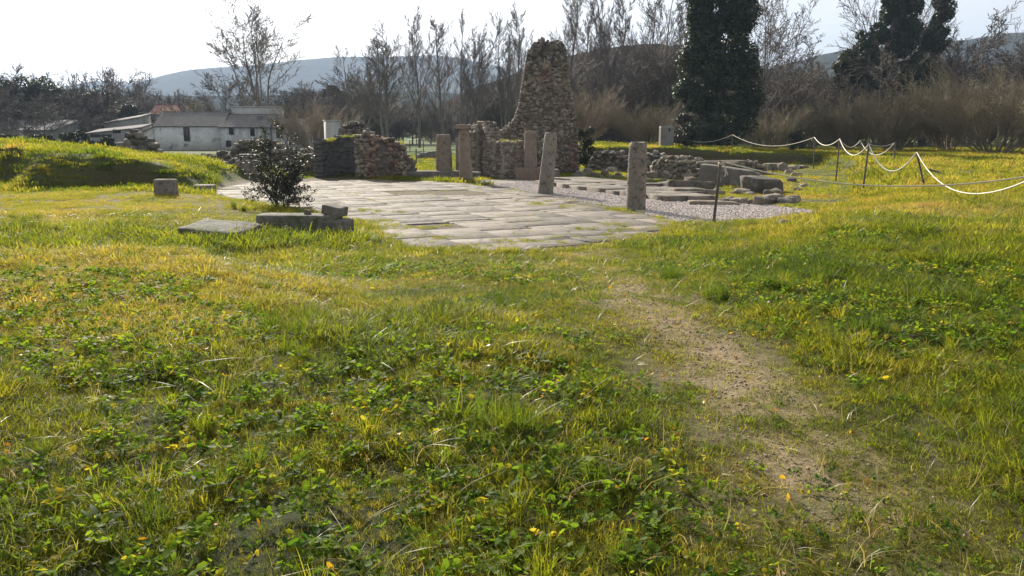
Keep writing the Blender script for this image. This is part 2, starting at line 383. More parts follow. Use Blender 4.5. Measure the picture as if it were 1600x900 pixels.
# ------------------------------------------------------------------ scatter of uncountable ground cover
def proto_collection(name, obs):
    c = bpy.data.collections.new(name)
    for o in obs: c.objects.link(o)
    return c
def scatter(name, protos, P, rot, scl, idx, tint, surf=None):
    me = bpy.data.meshes.new(name+'_points'); n = len(P)
    me.vertices.add(n); me.vertices.foreach_set('co', P.ravel().astype(np.float32))
    def put(nm, ty, key, v): me.attributes.new(nm, ty, 'POINT').data.foreach_set(key, np.ascontiguousarray(v).ravel())
    put('prot', 'FLOAT_VECTOR', 'vector', rot.astype(np.float32)); put('pscl', 'FLOAT_VECTOR', 'vector', scl.astype(np.float32))
    put('pidx', 'INT', 'value', idx.astype(np.int32)); put('ptint', 'FLOAT', 'value', tint.astype(np.float32))
    o = bpy.data.objects.new(name, me); COL.objects.link(o); tag(o, kind='stuff')
    col = proto_collection(name+'_clumps', protos)
    ng = bpy.data.node_groups.new(name+'_scatter', 'GeometryNodeTree')
    ng.interface.new_socket('Geometry', in_out='INPUT', socket_type='NodeSocketGeometry')
    ng.interface.new_socket('Geometry', in_out='OUTPUT', socket_type='NodeSocketGeometry')
    nn = ng.nodes.new; L = ng.links.new
    gi, go = nn('NodeGroupInput'), nn('NodeGroupOutput')
    ci = nn('GeometryNodeCollectionInfo'); ci.inputs[0].default_value = col; ci.inputs[1].default_value = True; ci.inputs[2].default_value = True
    ip = nn('GeometryNodeInstanceOnPoints'); ip.inputs['Pick Instance'].default_value = True
    def at(nm, ty):
        a = nn('GeometryNodeInputNamedAttribute'); a.data_type = ty; a.inputs[0].default_value = nm; return a.outputs[0]
    mp = nn('GeometryNodeMeshToPoints'); L(gi.outputs[0], mp.inputs[0]); L(mp.outputs[0], ip.inputs['Points'])
    L(ci.outputs[0], ip.inputs['Instance']); L(at('pidx', 'INT'), ip.inputs['Instance Index'])
    L(at('prot', 'FLOAT_VECTOR'), ip.inputs['Rotation']); L(at('pscl', 'FLOAT_VECTOR'), ip.inputs['Scale'])
    L(ip.outputs[0], go.inputs[0])
    md = o.modifiers.new('scatter', 'NODES'); md.node_group = ng
    return o

def blades(n, rad, h, w, lean=(.2, .9), seed=0, tint=(0, 1), droop=.35):
    r = np.random.default_rng(seed); m = MB()
    a = r.uniform(0, 6.283, n); q = rad*np.sqrt(r.uniform(0, 1, n)); base = np.stack([q*np.cos(a), q*np.sin(a), np.zeros(n)-.01], -1)
    la = a+r.normal(0, .9, n); ln = r.uniform(*lean, n); hh = h*r.uniform(.45, 1.1, n); ww = w*r.uniform(.6, 1.3, n)
    D = np.stack([np.cos(la), np.sin(la), np.zeros(n)], -1)
    sa = la+math.pi/2+r.normal(0, .5, n); Wd = np.stack([np.cos(sa), np.sin(sa), np.zeros(n)], -1)
    ts = [0, .3, .6, .85, 1.0]; rows = []
    for t in ts:
        c = base+D*(ln*hh*t**1.8)[:, None]+A([0, 0, 1.])*(hh*(t-droop*ln*t**3))[:, None]
        wd = ww*(1-.55*t**2) if t < 1 else ww*.04
        rows.append(c-Wd*wd[:, None]*.5); rows.append(c+Wd*wd[:, None]*.5)
    V = np.stack(rows, 1).reshape(-1, 3); k = len(rows); i = np.arange(n)[:, None]*k
    F = np.concatenate([np.stack([i+2*j, i+2*j+1, i+2*j+3, i+2*j+2], -1).reshape(n, 4) for j in range(4)])
    tt = r.uniform(*tint, n); m.add(V, F, np.tile(tt, 4)); return m
def rosette(n, stalk, size, seed=0, longleaf=False):
    r = np.random.default_rng(seed); m = MB()
    for k in range(n):
        a = r.uniform(0, 6.283); e = r.uniform(.2, 1.0); ln = stalk*r.uniform(.4, 1.2); s = size*r.uniform(.6, 1.3)
        d = A([math.cos(a)*math.cos(e), math.sin(a)*math.cos(e), math.sin(e)]); c = d*ln
        tt = r.uniform()
        if not longleaf:
            nor = A([r.normal(0, .55), r.normal(0, .55), 1.]); nor /= np.linalg.norm(nor)
            u = np.cross(nor, d); u /= np.linalg.norm(u)+1e-9; v = np.cross(u, nor)
            q = np.arange(9)*2*math.pi/9; rr = s*(1+.22*np.sin(q*2.5+r.uniform(0, 6)))*A([.55]+[1]*8)
            ring = c+rr[:, None]*(np.cos(q)[:, None]*-v+np.sin(q)[:, None]*u)+nor*(.22*s*r.uniform(.3, 1.6))
            V = np.concatenate([[c], ring]); F = [[0, 1+j, 1+(j+1) % 9] for j in range(9)]
            m.add(V, F, tt)
            sd_ = u*.0012; m.add([A([0, 0, 0])-sd_, A([0, 0, 0])+sd_, c+sd_, c-sd_], [[0, 1, 2, 3]], tt)
        else:
            u = A([-math.sin(a), math.cos(a), 0]); rows = []
            for t, wd in ((0, .12), (.3, .55), (.6, 1), (.85, .7), (1, .05)):
                p = A([math.cos(a), math.sin(a), 0])*ln*t+A([0, 0, 1])*ln*(math.sin(e)*t-.75*math.sin(e)*t**2.2)
                rows += [p-u*s*wd*.5, p+u*s*wd*.5]
            m.add(rows, [[2*j, 2*j+1, 2*j+3, 2*j+2] for j in range(4)], tt)
    return m

def field(y0, y1, dens, margin=1.12, seed=0):
    r = np.random.default_rng(seed); k = .637*margin
    if y0 < 3: y0 = 1.4
    o = 2.0; n = int(dens*(y1-y0)*2*(k*y1+o))
    y = r.uniform(y0, y1, n); x = r.uniform(-1, 1, n)*(k*y1+o); q = np.abs(x) < k*y+o; x, y = x[q], y[q]
    return x, y, r
def dist_extra(x, y, r): return np.ones(len(x))
LIFT = []   # (x, y, radius) of stones that keep the grass off
def stone_free(x, y):
    k = np.ones(len(x), bool)
    for a, b, q in LIFT: k &= np.hypot(x-a, y-b) > q
    return k

def weedy(x, y): return S(.46, .6, fbm(x, y, .75, 3, 41)+.10*np.exp(-((x+.4)/1.5)**2)*S(8, 5, y)+.05*S(5, 3, y))
def grass_fields():
    # what each metre of ground carries
    def common(x, y):
        d, wide, core, lawn, pv, gv, n1, n2 = masks(x, y)
        out = (pv > .02+(n2-.5)*.5) & (gv > .05+(n2-.5)*.7) & stone_free(x, y)
        sd = poly_sd(x, y, EX)
        pit = (sd < 0) & (x > -1) & (y > 22)
        steep = np.hypot((H(x+.2, y)-H(x-.2, y))/.4, (H(x, y+.2)-H(x, y-.2))/.4)
        return wide, core, lawn, out, pit, n1, n2, sd, steep, pv
    def tint_of(x, y, wide, lawn, n1, r):
        n3 = fbm(x, y, .9, 3, 61); n4 = fbm(x, y, 5, 2, 62)
        t = .375+(n3-.5)*.78+(n4-.5)*.35+.12*S(3, 7, x)*S(5, 10, y)+r.normal(0, .07, len(x))
        t = t+.10*S(12, 22, y)+.10*lawn
        t = np.where(dryness(x, y) > 0, lerp(t, .86+r.normal(0, .08, len(x)), dryness(x, y)*.9), t)
        return np.clip(t, 0, 1)
    fine = [blades(26, .055, .13, .0034, (.25, 1.1), 100+i) .build('grass_clump', M['grass'], link=False) for i in range(6)]
    wide_ = [blades(14, .05, .15, .0065, (.3, 1.2), 120+i, droop=.45).build('grass_clump', M['grass'], link=False) for i in range(4)]
    tuft = [blades(60, .05, .26, .0038, (.1, .7), 140+i, tint=(0, .7)).build('grass_clump', M['grass'], link=False) for i in range(3)]
    short = [blades(26, .07, .05, .0036, (.4, 1.6), 160+i, droop=.3).build('grass_clump', M['grass'], link=False) for i in range(4)]
    coarse = [blades(44, .16, .17, .0085, (.2, 1.0), 180+i).build('grass_clump', M['grass'], link=False) for i in range(5)]
    far = [blades(50, .32, .19, .018, (.2, .9), 200+i).build('grass_clump', M['grass'], link=False) for i in range(4)]
    P_, Rr, Sc, Ix, Tn = [], [], [], [], []
    def put(x, y, s, idx, t, r, sink=0.0, tilt=.12):
        n = len(x); z = H(x, y)-sink
        P_.append(np.stack([x, y, z], -1)); Rr.append(np.stack([r.normal(0, tilt, n), r.normal(0, tilt, n), r.uniform(0, 6.283, n)], -1))
        Sc.append(np.stack([s*r.uniform(.85, 1.15, n), s*r.uniform(.85, 1.15, n), s], -1)); Ix.append(idx); Tn.append(t)
    o_f, o_w, o_t, o_s, o_c, o_r = 0, 6, 10, 13, 17, 22
    # near meadow
    x, y, r = field(2.1, 13, 680, 1.15, 1)
    wide, core, lawn, out, pit, n1, n2, sd, steep, pv = common(x, y)
    keep = out & (r.uniform(size=len(x)) < (1-.97*np.maximum(wide, lawn*.92))*lerp(.55, 1, S(.3, .6, n2))*lerp(1, .92, weedy(x, y)))
    x, y, wide, lawn, n1, n2 = [v[keep] for v in (x, y, wide, lawn, n1, n2)]
    hs = lerp(.5, 1.35, S(.32, .7, fbm(x, y, 1.3, 3, 71)))*lerp(1, .66, weedy(x, y))*lerp(1, .45, np.maximum(wide, lawn))
    hs *= lerp(1, 1.35, S(2.5, 5, x)*S(7.5, 9.5, y))*lerp(1, 1.1, S(-1, -3, x))
    idx = np.where(r.uniform(size=len(x)) < .68, o_f+r.integers(0, 6, len(x)), o_w+r.integers(0, 4, len(x)))
    put(x, y, hs*r.uniform(.75, 1.2, len(x)), idx, tint_of(x, y, wide, lawn, n1, r), r)
    # short turf on and beside the trodden path
    x, y, r = field(2.1, 15.3, 800, 1.15, 2)
    wide, core, lawn, out, pit, n1, n2, sd, steep, pv = common(x, y)
    pp = np.maximum(wide*lerp(.25, 1, S(.38, .55, fbm(x, y, 2.2, 3, 55))), lawn)*(1-.82*core)
    keep = out & (r.uniform(size=len(x)) < pp)
    x, y, wide, lawn, n1, n2 = [v[keep] for v in (x, y, wide, lawn, n1, n2)]
    put(x, y, r.uniform(.5, 1.3, len(x))*lerp(1, .8, wide), o_s+r.integers(0, 4, len(x)), np.clip(tint_of(x, y, wide, lawn, n1, r)+.05, 0, 1), r)
    # tussocks
    tx = [at_g(a, b)[:2] for a, b in [(430, 525), (455, 530), (480, 515), (510, 520), (1355, 525), (1375, 530), (1050, 440), (1120, 470), (1220, 455), (1290, 440), (820, 690), (740, 680), (365, 325), (380, 330), (20, 345), (40, 350), (60, 345), (1140, 355), (1170, 352), (350, 385)]]
    r = np.random.default_rng(9); X = np.concatenate([A(tx)+r.normal(0, .07, (len(tx), 2)) for _ in range(6)])
    put(X[:, 0], X[:, 1], r.uniform(.6, 1.05, len(X)), o_t+r.integers(0, 3, len(X)), np.clip(r.normal(.22, .1, len(X)), 0, 1), r)
    x, y, r = field(2.6, 18, 4.5, 1.1, 3); wide, core, lawn, out, pit, n1, n2, sd, steep, pv = common(x, y)
    k = out & (np.maximum(wide, lawn) < .3); x, y = x[k], y[k]
    put(x, y, r.uniform(.45, .9, len(x)), o_t+r.integers(0, 3, len(x)), np.clip(r.normal(.36, .16, len(x)), 0, 1), r)
    # middle distance
    x, y, r = field(12, 30, 88, 1.12, 4)
    wide, core, lawn, out, pit, n1, n2, sd, steep, pv = common(x, y)
    dn = lerp(.6, 1, S(.3, .6, n1))*np.where(pit, .8, 1)
    keep = out & (r.uniform(size=len(x)) < dn*(1-.96*np.maximum(wide, lawn)))
    x, y, wide, lawn, n1, n2, sd, pit, pv = [v[keep] for v in (x, y, wide, lawn, n1, n2, sd, pit, pv)]
    hs = lerp(.55, 1.25, S(.3, .7, fbm(x, y, .8, 3, 72)))
    hs *= lerp(1, 1.6, S(-2, -3.5, x)*S(11, 12.5, y)*S(17.5, 16, y))*lerp(1, .5, S(-5, -8, x)*S(18, 21, y))*np.where(pit, .45, 1)
    hs *= lerp(.5, 1, S(.0, .7, pv))
    put(x, y, hs*r.uniform(.7, 1.2, len(x)), o_c+r.integers(0, 5, len(x)), tint_of(x, y, wide, lawn, n1, r), r, .01)
    # far grass on the terrace, the mound and the field
    x, y, r = field(28, 74, 15, 1.06, 6)
    wide, core, lawn, out, pit, n1, n2, sd, steep, pv = common(x, y)
    keep = out & (r.uniform(size=len(x)) < np.where(pit, .8, 1)*np.where(steep > 1.2, np.where(x < 0, .85, .4), 1)*np.where(y > 55, .7, 1))
    x, y, wide, lawn, n1, n2, pit, steep = [v[keep] for v in (x, y, wide, lawn, n1, n2, pit, steep)]
    hs = lerp(.55, 1.25, S(.3, .7, fbm(x, y, .5, 3, 73)))*np.where(pit, .55, 1)
    t = np.clip(tint_of(x, y, wide, lawn, n1, r)-np.where(steep > 1.0, .2, 0), 0, 1)  # steep faces get a darker tint, bank shade put into the grass colour
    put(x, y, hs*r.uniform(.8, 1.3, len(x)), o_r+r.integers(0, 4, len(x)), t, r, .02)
    # weeds in the joints and along the rim of the paving
    r = np.random.default_rng(21); n = 5200
    x, y = r.uniform(-13, 6, n), r.uniform(14, 38, n); pv = poly_sd(x, y, PV)
    q = fbm(x, y, .7, 3, 83)
    pe = np.hypot((x-PATCH_C[0])/2.0, (y-PATCH_C[1])/1.3)
    k = (pv < .1) & ((q > .62) | (pv > -.3-.5*q) | (pe < 1)) & (r.uniform(size=n) < .75); x, y = x[k], y[k]
    put(x, y, r.uniform(.45, 1.2, len(x)), o_s+r.integers(0, 4, len(x)), np.clip(r.normal(.6, .15, len(x)), 0, 1), r, -.02)
    # tongues of grass creeping over the edges of the paving
    r = np.random.default_rng(23); n = 16000
    x, y = r.uniform(-13, 7, n), r.uniform(13.5, 26, n); pv = poly_sd(x, y, PV); q = fbm(x, y, 1.3, 3, 87)
    k = (pv > -2.0*S(.44, .75, q)) & (pv < .35) & (poly_sd(x, y, GV) > 0) & stone_free(x, y); x, y = x[k], y[k]
    put(x, y, r.uniform(.35, .95, len(x))*lerp(.6, 1, S(-.5, .2, pv[k])), o_c+r.integers(0, 5, len(x)), np.clip(r.normal(.5, .13, len(x)), 0, 1), r, 0)
    # tufts rooted in the tops of the ruins
    r = np.random.default_rng(29); q = []
    for (a, b, c, d, Y, n) in [(512, 220, 530, 215, 39.6, 10), (532, 213, 562, 213, 39.9, 10), (612, 219, 630, 224, 38.9, 8), (842, 65, 876, 68, 44.0, 12), (774, 212, 800, 194, 43.9, 6), (783, 219, 815, 222, 38.6, 8), (745, 197, 768, 198, 40.6, 5), (372, 224, 436, 224, 47, 14)]:
        for u in r.uniform(0, 1, n): q.append(at_y(lerp(a, c, u), lerp(b, d, u)+1, Y+r.normal(0, .15)))
    q = A(q); n = len(q); P_.append(q); Rr.append(np.stack([r.normal(0, .2, n), r.normal(0, .2, n), r.uniform(0, 6.283, n)], -1)); s = r.uniform(.5, 1.1, n)
    Sc.append(np.stack([s, s, s], -1)); Ix.append(o_c+r.integers(0, 5, n)); Tn.append(np.clip(r.normal(.55, .15, n), 0, 1))
    g = scatter('grass', fine+wide_+tuft+short+coarse+far, np.concatenate(P_), np.concatenate(Rr), np.concatenate(Sc), np.concatenate(Ix), np.concatenate(Tn))
    tag(g, 'sunlit yellow green grass covering the meadow and banks', 'grass')
    # broad-leaved weeds
    ros = [rosette(11, .06, .015, 300+i).build('weed_rosette', M['broad'], link=False) for i in range(5)]+[rosette(9, .12, .02, 320+i, True).build('weed_rosette', M['broad'], link=False) for i in range(4)]
    x, y, r = field(2.1, 13, 125, 1.15, 7); wide, core, lawn, out, pit, n1, n2, sd, steep, pv = common(x, y)
    patch = weedy(x, y)
    keep = out & (r.uniform(size=len(x)) < np.clip(patch*.9+.05, 0, 1)*(1-.8*core)*(1-.55*lawn)); x, y, wide = x[keep], y[keep], wide[keep]
    n = len(x); z = H(x, y)+.015
    s = r.uniform(.5, 1.15, n)*lerp(1, .6, wide)
    idx = np.where(r.uniform(size=n) < .9, r.integers(0, 5, n), 5+r.integers(0, 4, n))
    w = scatter('broad_leaved_weeds', ros, np.stack([x, y, z+lerp(.035, 0, wide)*r.uniform(.2, 1.5, n)], -1), np.stack([r.normal(0, .2, n), r.normal(0, .2, n), r.uniform(0, 6.28, n)], -1), np.stack([s, s, s], -1), idx, np.clip(r.normal(.56, .22, n), 0, 1))
    tag(w, 'clover and mallow leaves growing low among the near grass', 'weeds')
    # dead stems
    st = [blades(5, .1, .2, .0035, (.8, 2.4), 400+i, droop=.2).build('dead_stem', M['straw'], link=False) for i in range(5)]
    x, y, r = field(2.1, 20, 26, 1.1, 8); wide, core, lawn, out, pit, n1, n2, sd, steep, pv = common(x, y)
    k = out & (r.uniform(size=len(x)) < (.35+.65*S(.5, .65, n1))*(1-.5*lawn)); x, y = x[k], y[k]; n = len(x); s = r.uniform(.4, 1.0, n)*lerp(1, 1.4, S(9, 15, y))
    w = scatter('dry_stems', st, np.stack([x, y, H(x, y)+.035], -1), np.stack([r.normal(0, .35, n), r.normal(0, .35, n), r.uniform(0, 6.28, n)], -1), np.stack([s, s, s], -1), r.integers(0, 5, n), r.uniform(0, 1, n))
    tag(w, 'pale dry stems and seed stalks lying through the grass', 'dry grass')
    # fallen yellow leaves and small yellow flowers
    yl = [rosette(1, .07, .017, 500+i).build('fallen_leaf', M['yellow'], link=False) for i in range(5)]
    x, y, r = field(2.3, 11, 7, 1.0, 10); wide, core, lawn, out, pit, n1, n2, sd, steep, pv = common(x, y)
    k = out & (lawn < .5) & (r.uniform(size=len(x)) < .7); x, y = x[k], y[k]; n = len(x); s = r.uniform(.4, 1.1, n)
    w = scatter('fallen_leaves', yl, np.stack([x, y, H(x, y)+.05], -1), np.stack([r.normal(0, .4, n), r.normal(0, .4, n), r.uniform(0, 6.28, n)], -1), np.stack([s, s, s], -1), r.integers(0, 5, n), r.uniform(0, 1, n))
    tag(w, 'yellow and orange fallen leaves caught in the near grass', 'leaves')
    # crumbs of soil and grit on the trodden path
    cr = [MB() for _ in range(4)]
    for i, m in enumerate(cr): put_stone(m, [0, 0, 0], [1, .8, .6], 0, np.random.default_rng(i), .5, 0, [SHAPES[i]])
    x, y, r = field(2.4, 15, 900, 1.0, 12); wide, core, lawn, out, pit, n1, n2, sd, steep, pv = common(x, y)
    k = out & (r.uniform(size=len(x)) < np.clip(core*.8+wide*.12, 0, 1)); x, y = x[k], y[k]; n = len(x); s = np.clip(r.lognormal(-5.35, .5, n), .002, .010)
    w = scatter('soil_crumbs', [m.build('crumb', M['crumb'], link=False) for m in cr], np.stack([x, y, H(x, y)+s*.2], -1), np.stack([r.normal(0, .4, n), r.normal(0, .4, n), r.uniform(0, 6.28, n)], -1), np.stack([s, s, s], -1), r.integers(0, 4, n), r.uniform(0, 1, n))
    tag(w, 'crumbs of soil and grit lying on the worn path', 'soil')
# ------------------------------------------------------------------ stones
def _ico(sub):
    bm = bmesh.new(); bmesh.ops.create_icosphere(bm, subdivisions=sub, radius=1)
    V = A([v.co[:] for v in bm.verts]); F = A([[v.index for v in f.verts] for f in bm.faces]); bm.free(); return V, F
ICO1, ICO2 = _ico(2), _ico(3)
def stone_shape(seed, base=ICO1, boxy=.55, rough=.3):
    V, F = base; V = np.sign(V)*np.abs(V)**boxy
    V = V/np.max(np.abs(V))
    n = fbm(V[:, 0]*1.3+seed*7.1, V[:, 1]*1.3, 1, 2, seed, V[:, 2]*1.3)-.5
    k = fbm(V[:, 0]*4+seed*3.3, V[:, 1]*4, 1, 3, seed+9, V[:, 2]*4)-.5
    return V*(1+rough*2*n+rough*.8*k)[:, None], F
def hull_shape(seed, npts, boxy):
    r = np.random.default_rng(seed); P = r.normal(size=(npts, 3)); P /= np.linalg.norm(P, axis=1)[:, None]
    P = np.sign(P)*np.abs(P)**boxy; P /= np.max(np.abs(P), axis=0)
    bm = bmesh.new(); [bm.verts.new(p) for p in P]; bmesh.ops.convex_hull(bm, input=bm.verts[:])
    for v in [v for v in bm.verts if not v.link_faces]: bm.verts.remove(v)
    bmesh.ops.triangulate(bm, faces=bm.faces[:]); bm.normal_update(); bm.verts.index_update()
    V = A([v.co[:] for v in bm.verts]); F = A([[v.index for v in f.verts] for f in bm.faces]); bm.free(); return V, F
SHAPES = [hull_shape(s, 16+s % 4*5, b) for s, b in zip(range(18), [.35, .45, .5, .6, .4, .55]*3)]
def _rough(sh, seed):
    """split the flat faces once and roughen them"""
    V, F = sh; bm = bmesh.new(); vs = [bm.verts.new(v) for v in V]; [bm.faces.new([vs[i] for i in f]) for f in F]
    bmesh.ops.subdivide_edges(bm, edges=bm.edges[:], cuts=3, use_grid_fill=True); bmesh.ops.triangulate(bm, faces=bm.faces[:]); bm.verts.index_update()
    V = A([v.co[:] for v in bm.verts]); F = A([[v.index for v in f.verts] for f in bm.faces]); bm.free()
    n = fbm(V[:, 0]*2.2+seed*3.3, V[:, 1]*2.2, 1, 4, seed, V[:, 2]*2.2)-.5
    return V*(1+.28*n)[:, None], F
BIG = [_rough(hull_shape(60+s, 22, b), s) for s, b in zip(range(8), [.4, .5, .6, .7]*2)]
def put_stone(m, c, half, yaw, r, tint=None, mat=0, shapes=SHAPES, jit=.12):
    V, F = shapes[r.integers(len(shapes))]
    Q = rotz(yaw+r.normal(0, jit)) @ rotx(r.normal(0, jit)) @ roty(r.normal(0, jit))
    if r.uniform() < .5: V = V*A([-1, 1, 1]); F = F[:, ::-1]
    m.add((V*A(half)) @ Q.T+A(c), F, r.uniform(0, 1) if tint is None else tint, mat)

def rubble_wall(name, path, thick, prof, z0, ch, sl, mats, label, cat='wall', seed=0, matfn=None, group=None, jag=.5, corez=.12, wild=.35, coreoff=None):
    """path: xy points; prof: list of (s 0..1, top z)"""
    r = np.random.default_rng(seed); P = A(path, float)
    seg = np.hypot(*np.diff(P, axis=0).T); cum = np.concatenate([[0], np.cumsum(seg)]); Ln = cum[-1]
    def pos(s): return A([np.interp(s*Ln, cum, P[:, 0]), np.interp(s*Ln, cum, P[:, 1])])
    def tan(s):
        d = pos(min(1, s+.02))-pos(max(0, s-.02)); return d/np.linalg.norm(d)
    pr = A(prof, float)
    ss = np.linspace(0, 1, 161)
    top = np.interp(ss, pr[:, 0], pr[:, 1])+(fbm(ss*Ln*2.2+seed*3, ss*0, 1, 2, seed)-.5)*ch*jag*2
    m = MB()
    z = z0
    mf = matfn or (lambda s, z: 0)
    while z < top.max():
        hc = ch*r.uniform(.8, 1.2); ok = top > z+.45*hc
        i = 0
        while i < len(ss):
            if not ok[i]: i += 1; continue
            j = i
            while j+1 < len(ss) and ok[j+1]: j += 1
            s0, s1 = ss[i], ss[j]
            for side in (-1, 1):
                s = s0+r.uniform(0, .3)*sl/Ln
                while s < s1:
                    l = sl*r.uniform(.55, 1.35); sc = min(s+l/Ln*.5, s1)
                    p = pos(sc); t = tan(sc); nrm = A([t[1], -t[0]]); dpt = sl*.42
                    q = p+nrm*side*(thick*.5-dpt*.75+r.normal(0, .02))
                    g = r.uniform(1-wild, 1+wild*1.3); put_stone(m, [q[0], q[1], z+hc*.5+r.normal(0, .02+wild*.22*ch)], [l*.56, dpt*r.uniform(.8, 1.15), hc*.56*g], math.atan2(t[1], t[0]), r, None, mf(sc, z), SHAPES, .1+wild*.35)
                    s += l/Ln
            tp = np.interp((s0+s1)/2, ss, top)
            for se in (s0, s1):
                p = pos(se); t = tan(se); nrm = A([t[1], -t[0]]); k = max(1, int(thick/sl))
                for a in np.linspace(-.5, .5, k+2)[1:-1]:
                    q = p+nrm*thick*a
                    put_stone(m, [q[0], q[1], z+hc*.5], [sl*.36, thick/k*.5, hc*.56], math.atan2(t[1], t[0]), r, None, mf(se, z))
            s = s0
            while s < s1:
                if np.interp(s, ss, top) < z+1.7*hc:
                    p = pos(s); t = tan(s); nrm = A([t[1], -t[0]])
                    for a in np.arange(-thick*.35, thick*.36, sl*.8):
                        q = p+nrm*(a+r.normal(0, .04))
                        put_stone(m, [q[0], q[1], z+hc*.5+r.normal(0, ch*.15)], [sl*.5*r.uniform(.6, 1), sl*.42, hc*.55*r.uniform(.7, 1.2)], r.uniform(0, 3), r, None, mf(s, z))
                s += sl/Ln
            i = j+1
        z += hc
    # mortar core
    n = len(ss); C = []
    for k, s in enumerate(ss):
        p = pos(s); t = tan(s); nrm = A([t[1], -t[0]]); h = thick*.5-(sl*.2 if coreoff is None else coreoff); zt = max(z0+.02, top[k]-corez)
        for a, zz in ((-h, z0-.15), (-h, zt), (h, zt), (h, z0-.15)): C.append([p[0]+nrm[0]*a, p[1]+nrm[1]*a, zz])
    i = np.arange(n-1)[:, None]*4
    F = np.concatenate([i+A([[0, 4, 5, 1]]), i+A([[1, 5, 6, 2]]), i+A([[2, 6, 7, 3]])])
    m.add(C, F, .5, len(mats)-1); m.add(C[:4], [[0, 1, 2, 3]], .5, len(mats)-1); m.add(C[-4:], [[3, 2, 1, 0]], .5, len(mats)-1)
    o = m.build(name, mats, world=[P[0][0], P[0][1], z0], smooth=False)
    return tag(o, label, cat, group)

def cube_grid(n):
    V, F = [], []; idx = {}
    def vid(p):
        k = tuple(np.round(p, 5))
        if k not in idx: idx[k] = len(V); V.append(p)
        return idx[k]
    g = np.linspace(-1, 1, n+1)
    for ax in range(3):
        for sg in (-1, 1):
            for i in range(n):
                for j in range(n):
                    q = []
                    for a, b in ((i, j), (i+1, j), (i+1, j+1), (i, j+1)):
                        p = [0, 0, 0]; p[ax] = sg; p[(ax+1) % 3] = g[a]; p[(ax+2) % 3] = g[b]; q.append(vid(tuple(p)))
                    F.append(q if sg > 0 else q[::-1])
    return A(V), A(F)
CG = cube_grid(10)
def block(m, c, d, Q=None, seed=0, rough=.05, rnd=.12, tint=.5, mat=0):
    V, F = CG; h = A(d)*.5; r0 = rnd*min(h)
    P = V*h; inner = np.clip(P, -(h-r0), h-r0); dv = P-inner; l = np.linalg.norm(dv, axis=1)
    P = inner+dv*np.where(l > 1e-9, np.minimum(1, r0/(l+1e-9)), 1)[:, None]
    s = 1.6/np.mean(h)
    for k in range(3):
        P[:, k] += (fbm(P[:, 0]*s*.5+seed*9.7, P[:, 1]*s*.5+k*31, 1, 4, seed+k, P[:, 2]*s*.5)-.5)*2*rough*np.mean(h)
    if Q is not None: P = P @ Q.T
    m.add(P+A(c), F, tint, mat)
def loose_block(name, base, d, yaw, mat, label, seed, cat='stone', tilt=(0, 0), sink=.05, rough=.08, rnd=.2, group=None, tint=.5):
    m = MB(); block(m, [0, 0, d[2]*.5-sink], d, rotz(yaw) @ rotx(tilt[0]) @ roty(tilt[1]), seed, rough, rnd, tint)
    LIFT.append((base[0], base[1], max(d[0], d[1])*.42))
    return tag(m.build(name, mat, loc=tuple(base), smooth=False), label, cat, group)
def loose_rock(name, base, half, yaw, mat, label, seed, cat='stone', group=None, tint=None):
    m = MB(); r = np.random.default_rng(seed); put_stone(m, [0, 0, half[2]*.55], half, yaw, r, tint, 0, BIG)
    LIFT.append((base[0], base[1], max(half[:2])*.7))
    return tag(m.build(name, mat, loc=tuple(base), smooth=False), label, cat, group)

# ------------------------------------------------------------------ paving of big slabs
UU = A([.415, -.91]); UU /= np.linalg.norm(UU); VV = A([-UU[1], UU[0]]); OO = at_z(993, 328, 0)[:2]
PATCH_C = at_z(668, 301, 0)[:2]
def in_poly_slab(m, c, lu, lv, z, th, r, tint, ju=.008, mat=0, jit=.03):
    q = []
    for a, b in ((-.5, -.5), (.5, -.5), (.5, .5), (-.5, .5)):
        p = c+UU*(a*(lu-ju))+VV*(b*(lv-ju))+r.normal(0, jit, 2); q.append(p)
    q = A(q); cen = q.mean(0); V = []; dz = r.normal(0, .003, 4); e = .006
    for zz, k in ((z-th, 1.0), (z-e, 1.0), (z, None)):
        for i, p in enumerate(q):
            pp = p if k else p+(cen-p)/np.linalg.norm(cen-p)*.012
            V.append([pp[0], pp[1], zz+dz[i]*(1 if zz > z-th else 0)])
    F = [[8, 9, 10, 11]]
    for L0 in (0, 4):
        for i in range(4): F.append([L0+i, L0+(i+1) % 4, L0+4+(i+1) % 4, L0+4+i])
    m.add(V, F, tint, mat)
def paving():
    r = np.random.default_rng(4); m = MB(); v = -16.0
    while v < 6:
        w = r.uniform(.6, 1.3); u = -18+r.uniform(0, 1)
        while u < 14:
            l = r.uniform(.8, 2.0); c = OO+UU*(u+l/2)+VV*(v+w/2)
            sd = poly_sd(A([c[0]]), A([c[1]]), PV)[0]
            pe = np.hypot((c[0]-PATCH_C[0])/2.0, (c[1]-PATCH_C[1])/1.3)
            if sd < .02+r.normal(0, .2) and pe > 1 and r.uniform() > .012:
                split = r.uniform() < .25
                zz = r.normal(0, .0045); tt = np.clip(r.normal(.5, .28), 0, 1)
                if split:
                    k = r.uniform(.35, .65)
                    in_poly_slab(m, c-UU*l*(1-k)/2, l*k, w, zz, .12, r, tt); in_poly_slab(m, c+UU*l*k/2, l*(1-k), w, zz+r.normal(0, .008), .12, r, np.clip(tt+r.normal(0, .1), 0, 1))
                else: in_poly_slab(m, c, l, w, zz, .12, r, tt)
            u += l
        v += w
    tag(m.build('stone_paving', M['slab']), kind='structure')
paving()

